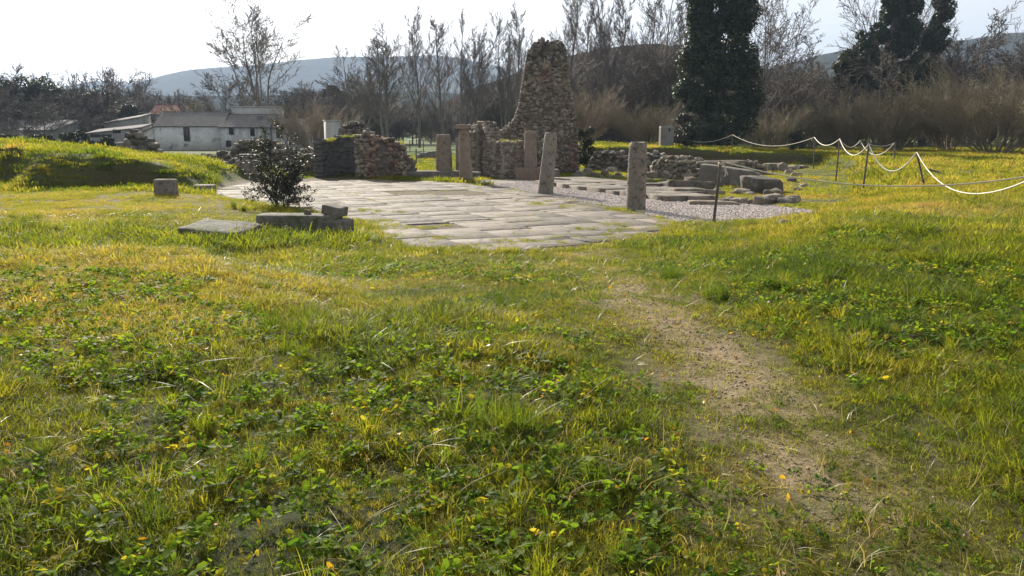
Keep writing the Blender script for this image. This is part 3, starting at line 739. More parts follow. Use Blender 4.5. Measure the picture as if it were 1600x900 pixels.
# raised walk of slabs behind the gravel
WK = px0([(866, 291), (985, 305), (1085, 318), (1105, 312), (1085, 296), (985, 283), (868, 278)])
def walkway():
    r = np.random.default_rng(14); m = MB()
    v = .5
    for w in (.85, .95, .8, .9, .8, .9):
        u = -13.0
        while u < 6:
            l = r.uniform(.8, 1.9); c = OO+UU*(u+l/2)+VV*(v+w/2)
            if poly_sd(A([c[0]]), A([c[1]]), WK)[0] < .1:
                in_poly_slab(m, c, l, w, .17+r.normal(0, .012), .3, r, np.clip(r.normal(.45, .22), 0, 1), .02, 0, .04)
            u += l
        v += w
    tag(m.build('stone_walkway', M['slab']), kind='structure')
walkway()

# gravel strip: pebbles on the stony ground
def gravel():
    r = np.random.default_rng(31); n = 70000
    P = A(GV); x = r.uniform(P[:, 0].min(), P[:, 0].max(), n); y = r.uniform(P[:, 1].min(), P[:, 1].max(), n)
    sd = poly_sd(x, y, GV); g2 = poly_sd(x, y, GV2); k = (sd < .12-.3*fbm(x, y, 2, 2, 44)) & (g2 > .05) & (poly_sd(x, y, WK) > 0)
    x, y = x[k], y[k]; n = len(x); pro = []
    for i in range(6):
        m = MB(); put_stone(m, [0, 0, 0], [1, .8, .6], 0, r, r.uniform(), 0, [stone_shape(70+i, _ico(1), .8, .2)]); pro.append(m.build('pebble', M['pebbles'], link=False))
    s = r.uniform(.014, .034, n); rot = np.stack([r.normal(0, .4, n), r.normal(0, .4, n), r.uniform(0, 6.28, n)], -1)
    o = scatter('gravel', pro, np.stack([x, y, H(x, y)+s*.35], -1), rot, np.stack([s, s, s], -1), r.integers(0, 6, n), r.uniform(0, 1, n))
    tag(o, 'pale pinkish gravel strip along the row of columns', 'gravel')
M['crumb'] = leaf_mat('crumb', [(0, (.22, .17, .11)), (.5, (.31, .25, .16)), (1, (.42, .36, .27))], .9, 0.0, .2, True, .3)
M['pebbles'] = leaf_mat('pebbles', [(0, (.34, .29, .26)), (.5, (.52, .45, .41)), (1, (.70, .64, .60))], .85, 0.0, .3, True, .3)
gravel()

# ------------------------------------------------------------------ columns
def column(px, pyb, pyt, w0, w1, z0, mat, label, seed, lean=(0, 0), cap=None, name='stone_column', Y=None, sq=2.0, facet=0, cut=None, cat='column'):
    b = at_z(px, pyb, z0) if Y is None else at_y(px, pyb, Y)
    if Y is not None: b[2] = z0
    Yd = b[1]; top = at_y(px, pyt, Yd)[2]; h = (top-z0)
    k = math.hypot(Yd, 2)/F_PX; r0, r1 = w0*k/2, w1*k/2
    n, m = 32, 26; a = np.arange(n)*2*math.pi/n
    zs = np.concatenate([[-.25, 0], np.linspace(.03, .97, m-4), [.99, 1.0]])*h
    rr = np.interp(zs/h, [0, .35, 1], [r0, lerp(r0, r1, .3), r1])
    V = []
    for z, q in zip(zs, rr):
        nz = fbm(np.cos(a)*1.1+seed*5, np.sin(a)*1.1, 1.3, 4, seed, z*1.2)-.5
        nf = fbm(np.cos(a)*4+seed*5, np.sin(a)*4, 1.6, 3, seed+5, z*5)-.5
        sqf = (np.abs(np.cos(a))**sq+np.abs(np.sin(a))**sq)**(-1/sq)
        e = q*sqf*(1+.15*nz+.07*nf)
        if z > .985*h: e = e*.93
        if z > .9*h: e = e*(1-.14*S(.45, .7, nz+.5)*S(.9, 1, z/h))
        V.append(np.stack([e*np.cos(a), e*np.sin(a), np.full(n, z)+np.where(z > .95*h, (nz)*.06, 0)], -1))
    V = np.concatenate(V); mb = MB(); mm = len(zs); i = np.arange(mm-1)[:, None]*n; j = np.arange(n)[None]; kk = (j+1) % n
    mb.add(V, np.stack([i+j, i+kk, i+n+kk, i+n+j], -1).reshape(-1, 4))
    cc = V[-n:].mean(0); Vt = np.concatenate([V[-n:], [cc]]); mb.add(Vt, [[q, (q+1) % n, n] for q in range(n)])
    Q = roty(lean[0]) @ rotx(lean[1])
    mb.V = [v @ Q.T for v in mb.V]
    LIFT.append((b[0], b[1], r0))
    if cap:
        t = thing(name, label, cat, tuple(b)); mb.build('shaft', mat, parent=t, smooth=True)
        c = MB(); block(c, Q @ A([-.03, 0, h-.06]), [r1*2*cap, r1*2*cap*.9, .2], Q, seed, .12, .35); c.build('capital', mat, parent=t); return t
    return tag(mb.build(name, mat, loc=tuple(b), smooth=True), label, cat)

column(993, 328, 222, 31, 27, 0, M['lichen_granite'], 'thickest and nearest stone column with black lichen blotches on its upper half', 1, (.012, 0))
column(852, 303, 207, 24, 19.5, 0, M['granite'], 'plain round stone column leaning to the right between the gravel and the paving', 2, (.09, 0))
column(728.5, 284, 196, 21, 15.5, 0, M['granite_pink'], 'tall pinkish column with a worn flat capital at the paving corner', 3, (-.035, 0), cap=1.55)
column(694, 266, 210, 25, 21, .3, M['granite_pink'], 'short squared column standing on the long low plinth', 4, Y=39.4, sq=3.6)
column(829, 264, 205, 21, 18.5, .52, M['granite_pink'], 'short reddish column standing on the rough square pedestal', 5, (-.015, 0), Y=37.6)
column(719, 262, 215, 15, 13, .1, M['granite_pink'], 'thin column half hidden behind the tall column with a capital', 6, Y=43)
# low plinths
def px_box(name, pxl, pxr, Y, depth, z0, z1, mat, label, seed, yaw=0., cat='plinth', rough=.05, rnd=.15, group=None):
    a, b = at_y(pxl, 270, Y)[0], at_y(pxr, 270, Y)[0]
    m = MB(); block(m, [0, 0, (z1-z0)/2], [b-a, depth, z1-z0], rotz(yaw), seed, rough, rnd)
    return tag(m.build(name, mat, loc=((a+b)/2, Y+depth/2, z0)), label, cat, group)
px_box('plinth', 633, 716, 38.6, 1.1, -.08, .32, M['rubble_dark'], 'long low stone plinth under the short squared column', 3)
px_box('plinth', 737, 752, 38.8, .9, -.08, .27, M['rubble_dark'], 'small low plinth stub right of the capital column', 5)
px_box('pedestal', 807, 846, 36.6, 1.3, -.08, .54, M['brick_rubble'], 'rough square pedestal under the short reddish column', 7, cat='pedestal', rough=.09)
px_box('plinth', 856, 874, 37.4, .9, -.08, .46, M['rubble_dark'], 'grey plinth block just right of the leaning column', 8, rough=.09)
m_ = MB(); block(m_, [0, 0, .3], [.55, .55, .68], None, 21, .08, .55)
tag(m_.build('stone_drum', M['granite'], loc=tuple(at_z(601.5, 277, 0))), 'short upright stone stump in front of the ruined apse', 'stone')
loose_rock('boulder', at_z(630, 270, 0), [.42, .35, .34], .1, M['rubble'], 'rounded pale boulder at the left end of the long plinth', 8, cat='boulder')

# ------------------------------------------------------------------ the standing ruins
def prof_px(L, Y):  # list of (px,py) -> (s, z) over the px span
    x0, x1 = L[0][0], L[-1][0]
    return [((a-x0)/(x1-x0), at_y(a, b, Y)[2]) for a, b in L]
TW = [(776, 216), (781, 207), (790, 197), (797, 192), (803, 186), (808, 172), (811.5, 155), (814, 138), (817, 118), (820, 96), (823, 80), (828, 74), (833, 68), (842, 64), (856, 63), (868, 65), (877, 67), (882, 76), (884.5, 95), (886.5, 118), (890, 140), (893, 160), (897, 176), (900, 192), (902, 225), (903, 262)]
TW = [(p+3, q) for p, q in TW[:12]]+TW[12:15]+[(p-3, q) for p, q in TW[15:]]
a_, b_ = at_y(776, 260, 43.4), at_y(903, 260, 43.4)
def tw_mat(s, z): return 2 if z+(s*7 % 1)*.5 > 5.9 else 1 if (z < 1.75 and s > .84) or (abs(z-5.0) < .3 and .52 < s < .66) or (z < 1.0 and .3 < s < .6) else 0
rubble_wall('ruined_tower', [(a_[0], 44.2), (b_[0], 44.2)], 1.6, prof_px(TW, 43.5), 0, .135, .185, [M['rubble'], M['brick_rubble'], M['rubble_dark'], M['mortar']],
            'tall ruined tower of rubble masonry tapering to a broken mossy top', 'tower', 3, tw_mat, jag=.5, wild=.6)
AP = [(738, 206), (744, 197), (750, 191), (757, 189), (763, 195), (769, 202), (774, 211), (779, 216), (787, 219), (800, 221), (818, 223)]
aps = [at_y(738, 270, 40.5)[:2], at_y(752, 270, 40.9)[:2], at_y(764, 270, 40.6)[:2], at_y(775, 270, 39.3)[:2], at_y(792, 270, 38.6)[:2], at_y(818, 270, 38.4)[:2]]
rubble_wall('ruined_wall', aps, .7, prof_px(AP, 39.6), 0, .16, .24, [M['mortar_streaked'], M['rubble'], M['mortar_streaked']],
            'crumbling streaked wall with a pointed stump between the capital column and the tower', 'wall', 8, lambda s, z: 1 if z > 1.5 else 0, corez=.02, wild=.3, coreoff=.03)
# apse on the left: a curved shell of smooth dark render
def apse():
    c = at_y(532, 270, 39.2)[:2]; rad = 1.02
    ang = np.linspace(math.pi*1.02, -.12, 26)
    path = [(c[0]+rad*math.cos(a), c[1]+rad*1.05*math.sin(a)) for a in ang]
    tops = [(0, 219), (.08, 220), (.2, 219.5), (.35, 216), (.48, 213), (.6, 211), (.72, 212), (.85, 217), (1, 222)]
    prof = [(s, at_y(530, p, 39.6)[2]) for s, p in tops]
    rubble_wall('ruined_apse', path, .42, prof, 0, .2, .3, [M['render_dark'], M['render_dark']], 'dark curved apse wall standing open towards the paving', 'wall', 12, corez=-.02, jag=.25, wild=.1, coreoff=.008)
apse()
RR_ = [(562, 222), (566, 211), (577, 209), (586, 210), (589, 217), (597, 219), (611, 219), (617, 222), (627, 226), (631, 240), (640, 248), (644, 262)]
rubble_wall('ruined_wall', [at_y(563, 270, 39.0)[:2], at_y(600, 270, 38.6)[:2], at_y(644, 270, 39.2)[:2]], 1.0, prof_px(RR_, 38.8), 0, .15, .24,
            [M['rubble'], M['brick_rubble'], M['mortar']], 'stepped brick and rubble wall stub joined to the right of the dark apse', 'wall', 13, lambda s, z: 1 if .25 < s < .7 else 0)
RB_ = [(532, 214), (537, 200), (545, 194), (556, 191), (566, 193), (573, 200), (581, 212)]
rubble_wall('ruined_wall', [at_y(532, 270, 43)[:2], at_y(581, 270, 43)[:2]], .9, prof_px(RB_, 43), 0, .18, .27, [M['rubble_dark'], M['mortar']], 'dark rubble wall top showing behind the curved apse', 'wall', 14)
# low rubble walls behind the bush
for i, (L, Y, th, lb) in enumerate([
    ([(318, 244), (330, 240), (345, 237), (360, 241), (376, 238)], 49, .8, 'low tumbled rubble wall in front of the white farm barn'),
    ([(366, 236), (374, 222), (390, 217), (410, 220), (428, 218), (440, 226)], 47, 1.0, 'overgrown tall rubble wall behind the dark bush'),
    ([(430, 236), (445, 232), (462, 238), (480, 236), (500, 240)], 45, .8, 'low rubble wall running up to the dark apse'),
    ([(300, 253), (330, 249), (360, 252), (384, 250)], 43, .6, 'lowest dark rubble footing beyond the cut blocks in the grass'),
    ([(448, 252), (465, 247), (482, 243), (500, 247)], 41, .7, 'mossy rubble footing left of the dark apse')]):
    rubble_wall('rubble_wall', [at_y(L[0][0], 250, Y)[:2], at_y(L[-1][0], 250, Y+.4)[:2]], th, prof_px(L, Y), 0, .2, .34, [M['rubble_dark'], M['mortar']], lb, 'wall', 30+i)
# rubble in the pit on the right
RW = [(1028, 262), (1034, 252), (1050, 247), (1062, 244), (1074, 247), (1084, 251), (1096, 257), (1104, 262)]
rubble_wall('rubble_wall', [at_y(1026, 260, 39.5)[:2], at_y(1104, 260, 36.6)[:2]], .9, prof_px(RW, 38), 0, .17, .27, [M['rubble'], M['mortar']], 'tumbled rubble wall behind the thickest column and the raised walk', 'wall', 41, jag=.8)
RW2 = [(930, 252), (945, 238), (960, 236), (975, 244), (985, 252)]
rubble_wall('rubble_wall', [at_y(926, 260, 46)[:2], at_y(988, 260, 44)[:2]], .9, prof_px(RW2, 45), 0, .18, .3, [M['rubble_dark'], M['mortar']], 'shaded rubble wall between the tower and the thickest column', 'wall', 42, jag=.8)
RW3 = [(1126, 262), (1150, 253), (1168, 252), (1180, 256), (1194, 260)]
rubble_wall('rubble_wall', [at_y(1126, 260, 43)[:2], at_y(1196, 260, 42)[:2]], .6, prof_px(RW3, 42.5), 0, .16, .26, [M['rubble'], M['mortar']], 'low rubble wall in the pit below the shaded earth bank', 'wall', 43, jag=.6)
rubble_wall('masonry_lump', [at_y(1007, 262, 42)[:2], at_y(1043, 262, 41.6)[:2]], .8, prof_px([(1007, 256), (1010, 245), (1016, 239), (1024, 237), (1032, 240), (1038, 247), (1043, 256)], 42), 0, .17, .26, [M['rubble_dark'], M['mortar']], 'domed masonry lump just right of the thickest column', 'masonry', 44, jag=.4, wild=.7)
bb = at_z(1140, 291, 0)
loose_block('cut_block', bb+A([0, .5, 0]), (2.2, 1.1, .8), -.35, M['rubble_dark'], 'largest cut block behind the leaning rope post with a sloping top', 5, tilt=(.0, .12), rough=.06, rnd=.1)  # block and thin slabs get darker stone to stand for shade on their faces
b2 = at_y(1140, 268, 38.5); b2[2] = .52
loose_block('thin_slab', at_y(1128, 262, 38.5)*A([1, 1, 0])+A([0, 0, .72]), (2.2, .5, .13), -.06, M['rubble'], 'upper thin pale slab lying on the rubble behind the rope post', 6, cat='slab', sink=0, rough=.04, rnd=.3)
loose_block('thin_slab', at_y(1120, 269, 36.8)*A([1, 1, 0])+A([0, 0, .72]), (1.9, .5, .12), -.05, M['rubble'], 'lower thin pale slab lying on the rubble behind the rope post', 7, cat='slab', sink=0, rough=.04, rnd=.3)
loose_block('thin_slab', at_z(1038, 290, .17), (2.0, .5, .1), .1, M['slab'], 'thin slab lying loose along the back of the raised walk', 8, cat='slab', sink=0, rough=.04, rnd=.3)
loose_block('tilted_slab', at_z(1073, 296, .05)+A([0, .4, 0]), (1.9, 1.3, .3), .3, M['slab'], 'tilted slab with a rounded broken end on the right of the raised walk', 9, cat='slab', tilt=(-.16, .05), rough=.1, rnd=.5)
loose_block('tilted_slab', at_z(1092, 307, .0)+A([0, .4, 0]), (1.8, .9, .26), .1, M['rubble'], 'dark edged slab sagging at the right end of the raised walk', 10, cat='slab', tilt=(-.1, .06), rough=.1, rnd=.4)
loose_block('edge_slab', at_z(1118, 321, 0)+A([0, .3, 0]), (1.5, .55, .16), -.1, M['rubble'], 'low broken slab at the gravel edge behind the foot of the rope post', 11, cat='slab', tilt=(-.03, .02), rough=.1, rnd=.4)
loose_rock('boulder', at_z(1193, 301, 0)+A([0, .3, 0]), [.85, .5, .36], -.1, M['rubble_dark'], 'broad dark boulder right of the largest cut block in the pit', 12, cat='boulder')
loose_block('cut_block', at_z(1212, 268, 0), (1.1, .6, .5), .05, M['granite'], 'small squared block under the shaded bank at the right end of the pit', 13, rough=.06)
loose_rock('boulder', at_z(1222, 269, 0), [.2, .2, .36], .3, M['rubble'], 'upright rounded stone beside the small squared block in the pit', 14, cat='boulder')
r_ = np.random.default_rng(77)
GRP = 'loose stones tumbled in the pit'
spots = [(px, py, s, 0) for px, py, s in [(1133, 317, .16), (1140, 315, .2), (1150, 317, .24), (1160, 318, .18), (1178, 319, .2), (1188, 320, .26), (1199, 318, .24), (1207, 316, .3), (1216, 315, .26), (1224, 317, .3), (1232, 316, .25), (1240, 315, .22), (1249, 264, .22), (1256, 262, .24), (1237, 266, .3), (1243, 262, .26), (1232, 272, .3), (1245, 276, .26), (1236, 284, .22), (1150, 305, .22), (1160, 303, .26), (1172, 305, .2), (1200, 306, .2), (1214, 304, .22), (1247, 298, .16), (1255, 292, .14), (1120, 300, .18), (1060, 276, .24), (1048, 279, .2), (1020, 278, .28), (1012, 284, .2), (1036, 283, .18), (1078, 283, .24), (1088, 279, .26), (1096, 273, .3), (1108, 276, .24), (1118, 279, .2), (945, 273, .25), (957, 270, .3), (966, 274, .22), (930, 275, .28), (918, 272, .3), (908, 276, .26), (940, 279, .16), (953, 278, .18), (900, 278, .2), (970, 279, .16), (1015, 262, .3), (1052, 268, .34), (1066, 262, .36), (1080, 266, .3), (1172, 272, .26), (1182, 276, .24), (1160, 268, .24), (1192, 280, .18)]]
for k, (px, py, s, _) in enumerate(spots):
    p = at_z(px, py, 0); loose_rock('loose_stone', p-A([0, 0, .03]), [s*r_.uniform(.8, 1.3), s*.8, s*r_.uniform(.5, .8)], r_.uniform(0, 3), M['rubble'] if k % 3 else M['rubble_dark'],
        'grey stone lying loose among the tumbled rubble of the pit', 200+k, group=GRP)
# stone heap on the back of the earth mound
hp = [(197, 232, .45), (210, 231, .55), (225, 232, .5), (238, 234, .42), (247, 236, .3), (190, 226, .35), (203, 221, .5), (216, 220, .55), (230, 224, .5), (240, 226, .34), (206, 212, .42), (217, 211, .45), (210, 205, .34), (222, 214, .36), (236, 219, .3)]
for k, (px, py, s) in enumerate(hp):
    p = at_y(px, py, 43+r_.uniform(-.25, .25)); loose_rock('heap_stone', p-A([0, 0, s*.3]), [s*.8, s*.7, s*.42], r_.uniform(0, 3), M['rubble_dark'], 'dark stone piled in the heap behind the grassy mound', 300+k, group='stones of the heap behind the mound')
px_b = at_y(215, 250, 43)
# field rubble beyond the fence
for k, (px, py, s) in enumerate([(664, 242, .5), (674, 241, .6), (683, 240, .5), (658, 243, .4), (690, 242, .5), (669, 238, .45)]):
    p = at_y(px, py, 66); loose_rock('field_stone', [p[0], 66, Hs(p[0], 66)-.05], [s*1.1, s*.9, s*.7], r_.uniform(0, 3), M['rubble_dark'], 'stone of the low tumble in the green field behind the wire fence', 330+k, group='stones in the field behind the fence')
# blocks lying in the grass on the left
def on_g(px, py): return at_g(px, py)
loose_block('cut_block', on_g(260.5, 305), (.62, .5, .56), .1, M['granite'], 'upright cube shaped block standing in the grass before the shaded bank', 21, rough=.1)
loose_block('flat_stone', on_g(320, 300), (.72, .6, .32), .15, M['granite'], 'low flat cut block right of the cube shaped block', 22, rough=.08)
loose_block('flat_stone', on_g(299, 286.5), (.55, .5, .17), -.1, M['granite'], 'thin flat stone behind the cube shaped block', 23, rough=.08)
loose_block('flat_stone', on_g(340, 274), (.85, .55, .34), .05, M['granite'], 'small squared stone lying alone in the yellow grass by the paving', 24, rough=.08)
loose_block('flat_stone', on_g(318, 264), (.6, .5, .22), -.15, M['granite'], 'small flat stone on the slope right of the grassy mound', 25, rough=.1)
bq = at_z(386, 281, 0)
loose_block('cut_block', bq+A([0, .4, 0]), (1.0, .9, .95), .08, M['granite'], 'tall cut block left of the dark bush at the paving edge', 26, rough=.05)
loose_block('cut_block', at_y(392, 256, bq[1]+.9)*A([1, 1, 0])+A([0, 0, .72]), (1.0, .8, .42), .35, M['rubble_dark'], 'rough stone resting on top of the block left of the bush', 27, rough=.12, sink=0)
s1 = on_g(330, 384)
loose_block('mossy_slab', s1+A([0, .55, -.03]), (1.28, 1.15, .42), -.12, M['mossy'], 'wide flat mossy slab lying in the tall grass on the left', 28, cat='slab', tilt=(.05, .07), rough=.1, rnd=.3)
s2 = on_g(466, 371)
loose_block('long_block', s2+A([-.04, .38, 0]), (1.72, .62, .50), -.03, M['mossy'], 'long dark block with a mossy top in the grass below the bush', 29, cat='stone', rough=.06, rnd=.12)
loose_block('cut_block', s2+A([.80, .22, .0]), (.5, .55, .40), -.2, M['rubble_dark'], 'broken lump at the right end of the long mossy block', 30, rough=.14)
loose_block('cut_block', s2+A([.70, .42, .43]), (.44, .4, .2), -.25, M['rubble_dark'], 'smaller dark stone resting on the right end of the long block', 31, rough=.1, tilt=(0, .16), sink=0)
loose_rock('round_stone', s2+A([.14, .35, .43]), [.085, .08, .085], 0, M['brick_rubble'], 'little round brown stone sitting on the long mossy block', 32, tint=.4)
loose_rock('field_stone', on_g(1227, 353), [.16, .13, .1], .4, M['granite'], 'small pale stone in the grass of the right slope', 33)
# ------------------------------------------------------------------ rope barrier
POSTS = {}
def post(key, bx, by, tx, ty, Y, label, rad=.03):
    b = at_y(bx, by, Y); t = at_y(tx, ty, Y); b[2] = min(b[2], Hs(b[0], Y)+.03)-.12
    m = MB(); d = t-b; P = [[0, 0, 0]]+[list(d*k) for k in (.3, .6, .9, 1.0)]
    m.tube(P, [rad*1.1, rad, rad, rad, rad*.9], 7)
    POSTS[key] = t
    return tag(m.build('rope_post', M['wood_post'], loc=tuple(b)), label, 'post', 'posts of the rope barrier')
post('p0', 1115, 336, 1126, 252, 19.4, 'nearest dark post leaning right at the corner of the paving', .036)
post('f', 1446, 289, 1432.5, 238, 27, 'dark post leaning left on the right slope with a short spur', .033)
post('d', 1350, 271, 1357.5, 225, 29.5, 'dark post leaning right beside the widest sagging white rope', .033)
post('b', 1308, 254, 1312, 217, 36.5, 'leaning post farther up the bank at the edge of the pit', .034)
post('a', 1273, 238, 1272.5, 214.5, 47, 'upright post at the far right corner of the pit', .036)
post('c', 1344, 247, 1344, 219.5, 50, 'thin upright post behind the others in the middle of the terrace', .034)
post('e', 1398.5, 256, 1398, 223, 42, 'upright post on the terrace nearest the bare brown shrubs', .034)
post('g', 1143.5, 232, 1144.5, 210.5, 57, 'lone upright post on the grass bank behind the pit', .04)
post('h', 1062, 228, 1062, 214, 60, 'far upright post almost lost against the ivy covered tree', .04)
sp = MB(); q0 = POSTS['f']; sp.tube([[0, 0, 0], [.12, 0, -.06], [.3, 0, -.1], [.42, 0, -.16]], [.03, .035, .025, .01], 6)
_s = sp.build('spur', M['wood_post'], loc=(0.07, 0, .68)); _s.parent = [o for o in COL.objects if o.get('label', '').startswith('dark post leaning left')][0]
def rope(keys, sags, rad, mat, label, extra=None):
    m = MB(); pts = []
    K = [POSTS[k] if isinstance(k, str) else A(k) for k in keys]
    for a, b, s in zip(K[:-1], K[1:], sags):
        t = np.linspace(0, 1, 26)[:-1]
        pts += [a*(1-u)+b*u-A([0, 0, 4*s*u*(1-u)]) for u in t]
    pts.append(K[-1]); pts = A(pts)
    m.tube(pts, rad, 6)
    for e in (extra or []): m.tube(e, rad*.8, 5)
    for k in K[1:-1] if len(K) > 2 else []:
        a = np.linspace(0, 6.283, 13); m.tube(np.stack([k[0]+.045*np.cos(a), k[1]+.045*np.sin(a), k[2]-.02+0*a], -1), rad, 5, cap=False)
    o = m.build('rope', mat, world=tuple(pts[0])); return tag(o, label, 'rope')
def sag_px(a, b, py):   # sag so that the middle of the span shows at height py
    m = (a+b)/2; d = (450-py)/F_PX; ang = math.atan(d)-PITCH
    return m[2]-(CZ+math.tan(ang)*m[1])
off1 = at_y(1720, 215, 10.5)
off2 = at_y(1790, 236, 16.5)
P_ = POSTS
rope(['f', off1], [sag_px(P_['f'], off1, 301)], .0135, M['rope'], 'thick white rope sagging from the left leaning post out of the right edge')
rope(['d', 'f'], [sag_px(P_['d'], P_['f'], 267)], .021, M['rope'], 'white rope in a deep sag between the two nearest leaning posts')
rope(['b', 'd'], [sag_px(P_['b'], P_['d'], 242)], .02, M['rope'], 'white rope sagging at the rim of the pit between leaning posts')
rope(['a', 'b'], [sag_px(P_['a'], P_['b'], 227)], .02, M['rope'], 'white rope between the corner post and the next leaning post')
rope(['b', 'c', 'e'], [sag_px(P_['b'], P_['c'], 230), sag_px(P_['c'], P_['e'], 242)], .02, M['rope'], 'white rope looping over the thin middle post to the terrace post')
rope(['d', 'e'], [.12], .010, M['rope_thin'], 'thin brownish rope stretched from the leaning post to the terrace post')
rope(['g', 'a'], [sag_px(P_['g'], P_['a'], 228)], .018, M['rope_thin'], 'long slack rope lying low over the grass bank behind the pit')
rope(['h', 'g'], [sag_px(P_['h'], P_['g'], 222)], .016, M['rope_thin'], 'farthest grey rope in front of the ivy covered tree')
t0 = POSTS['p0']+A([.02, -.03, 0])
a13 = np.linspace(0, 6.283*2.2, 30)
wrap = np.stack([t0[0]-.02+.047*np.cos(a13), t0[1]+.03+.047*np.sin(a13), t0[2]-.03-.05*a13/13.8], -1)
tas = [[t0+A([.03, -.02, -.04]), t0+A([.07, -.03, -.16]), t0+A([.10, -.03, -.3]), t0+A([.07, -.03, -.36])], [t0+A([.03, -.02, -.04]), t0+A([.10, -.03, -.2]), t0+A([.15, -.03, -.33])], wrap]
rope([t0, off2], [sag_px(t0, off2, 291)], .018, M['rope_thin'], 'thin cream rope running from the nearest leaning post with knotted loose ends', tas)

# wire fence beyond the plinths
def wire_fence(name, pts, label, h=.95, rad=.03, nw=3):
    t = thing(name, label, 'fence', (pts[0][0], pts[0][1], Hs(*pts[0])))
    o = A([pts[0][0], pts[0][1], Hs(*pts[0])]); tops = []
    for x, y in pts:
        z = Hs(x, y); m = MB(); m.tube([A([x, y, z-.1])-o, A([x, y, z+h])-o], rad, 6); m.build('post', M['metal_dark'], parent=t); tops.append(A([x, y, z]))
    for k in range(nw):
        m = MB(); m.tube([p+A([0, 0, h*(.3+.66*k/(max(1, nw-1)))])-o for p in tops], .006+.0001*tops[0][1], 4, cap=False); m.build('wire', M['wire'], parent=t)
    return t
wire_fence('wire_fence', [tuple(at_y(px, 250, Y)[:2]) for px, Y in [(625, 54), (650.5, 54), (718, 54.4), (782, 54.8)]], 'dark wire fence with round posts behind the long plinth', 1.05, .04)
wire_fence('wire_fence', [tuple(at_y(px, 250, 92)[:2]) for px in (630, 641, 662, 683, 704, 725, 746)], 'distant wire fence across the green field before the trees', 1.2, .05)

# ------------------------------------------------------------------ farm buildings
def gable_roof(mb, x0, x1, y0, y1, ze, zr, over=.15, wave=.035, pitch=.22, hip=0.0, frac=.5):
    """ridge along x, waves of tiles run down the slope"""
    n = int((x1-x0+2*over)/pitch*4); xs = np.linspace(x0-over, x1+over, n); w = wave*np.sin(2*math.pi*xs/pitch)
    ym = lerp(y0, y1, frac)
    for ya, yb in ((y0-over, ym), (y1+over, ym)):
        za = ze-over*(zr-ze)/abs(ym-(y0 if ya < ym else y1))
        rows = []
        for t in (0, .5, 1):
            xx = xs+ (np.clip((xs-x0)/(x1-x0), 0, 1)-.5)*-2*hip*t
            rows.append(np.stack([xx, np.full(n, lerp(ya, yb, t)), lerp(za, zr, t)+w], -1))
        V = np.concatenate(rows); i = np.arange(n-1)
        F = np.concatenate([np.stack([i+k*n, i+1+k*n, i+1+(k+1)*n, i+(k+1)*n], -1) for k in (0, 1)])
        mb.add(V, F, .5); mb.add(V-A([0, 0, .07]), F[:, ::-1], .3)
    mb.box([(x0+x1)/2, ym, zr+.02], [x1-x0+2*over-2*hip, .18, .1], None, .4)
def gable_walls(mb, x0, x1, y0, y1, z0, ze, zr, frac=.5, th=.25):
    mb.box([(x0+x1)/2, y0+th/2, (z0+ze)/2], [x1-x0, th, ze-z0]); mb.box([(x0+x1)/2, y1-th/2, (z0+ze)/2], [x1-x0, th, ze-z0])
    ym = lerp(y0, y1, frac)
    for x in (x0+th/2, x1-th/2):
        P = [(y0+th, z0), (y1-th, z0), (y1-th, ze), (ym, zr-.05), (y0+th, ze)]
        V = [[x-th/2, a, b] for a, b in P]+[[x+th/2, a, b] for a, b in P]
        mb.add(V[:5], [[4, 3, 2, 1, 0]]); mb.add(V[5:], [[0, 1, 2, 3, 4]])
        mb.add(V, [[i, (i+1) % 5, (i+1) % 5+5, i+5] for i in range(5)])
YF = 95.0
def fx(px, Y=YF): return at_y(px, 220, Y)[0]
def fz(py, Y=YF): return at_y(800, py, Y)[2]
def opening(parent, o, pxl, pxr, pyt, pyb, Y, name, mat, label=None, frame=True):
    x0, x1, z0, z1 = fx(pxl, Y), fx(pxr, Y), fz(pyb, Y), fz(pyt, Y)
    f = MB(); c = A([(x0+x1)/2, Y-.02, (z0+z1)/2])-o
    f.box(c, [x1-x0, .06, z1-z0]); w = f.build(name, mat, parent=parent)
    if frame:
        g = MB(); e = .07
        for dx, dz, sx, sz in ((-(x1-x0)/2, 0, e, z1-z0+e), ((x1-x0)/2, 0, e, z1-z0+e), (0, (z1-z0)/2, x1-x0-e, e), (0, -(z1-z0)/2, x1-x0-e, e)):
            g.box(c+A([dx, -.03, dz]), [sx, .09, sz])
        g.build('frame', M['old_wood'], parent=w)
    if label: w['label'] = label
    return w
def rel(mb, o): mb.V = [v-o for v in mb.V]; return mb
# white barn
o = A([fx(243), YF, 0]); x0, x1 = fx(243), fx(346.5)
t = thing('barn', 'long white barn with stained walls and a grey tiled roof left of the farmhouse', 'barn', tuple(o))
ze, zr = fz(196), 2.2+ (205-176)/F_PX*(YF+2.8)
m = MB(); gable_walls(m, x0, x1, YF, YF+6, -.4, ze, zr); rel(m, o).build('wall', M['wall_white'], parent=t)
m = MB(); gable_roof(m, x0, x1, YF, YF+6, ze, zr); rel(m, o).build('roof', M['tile_grey'], parent=t)
opening(t, o, 288.5, 297, 199, 220, YF-.05, 'door', M['old_wood'])
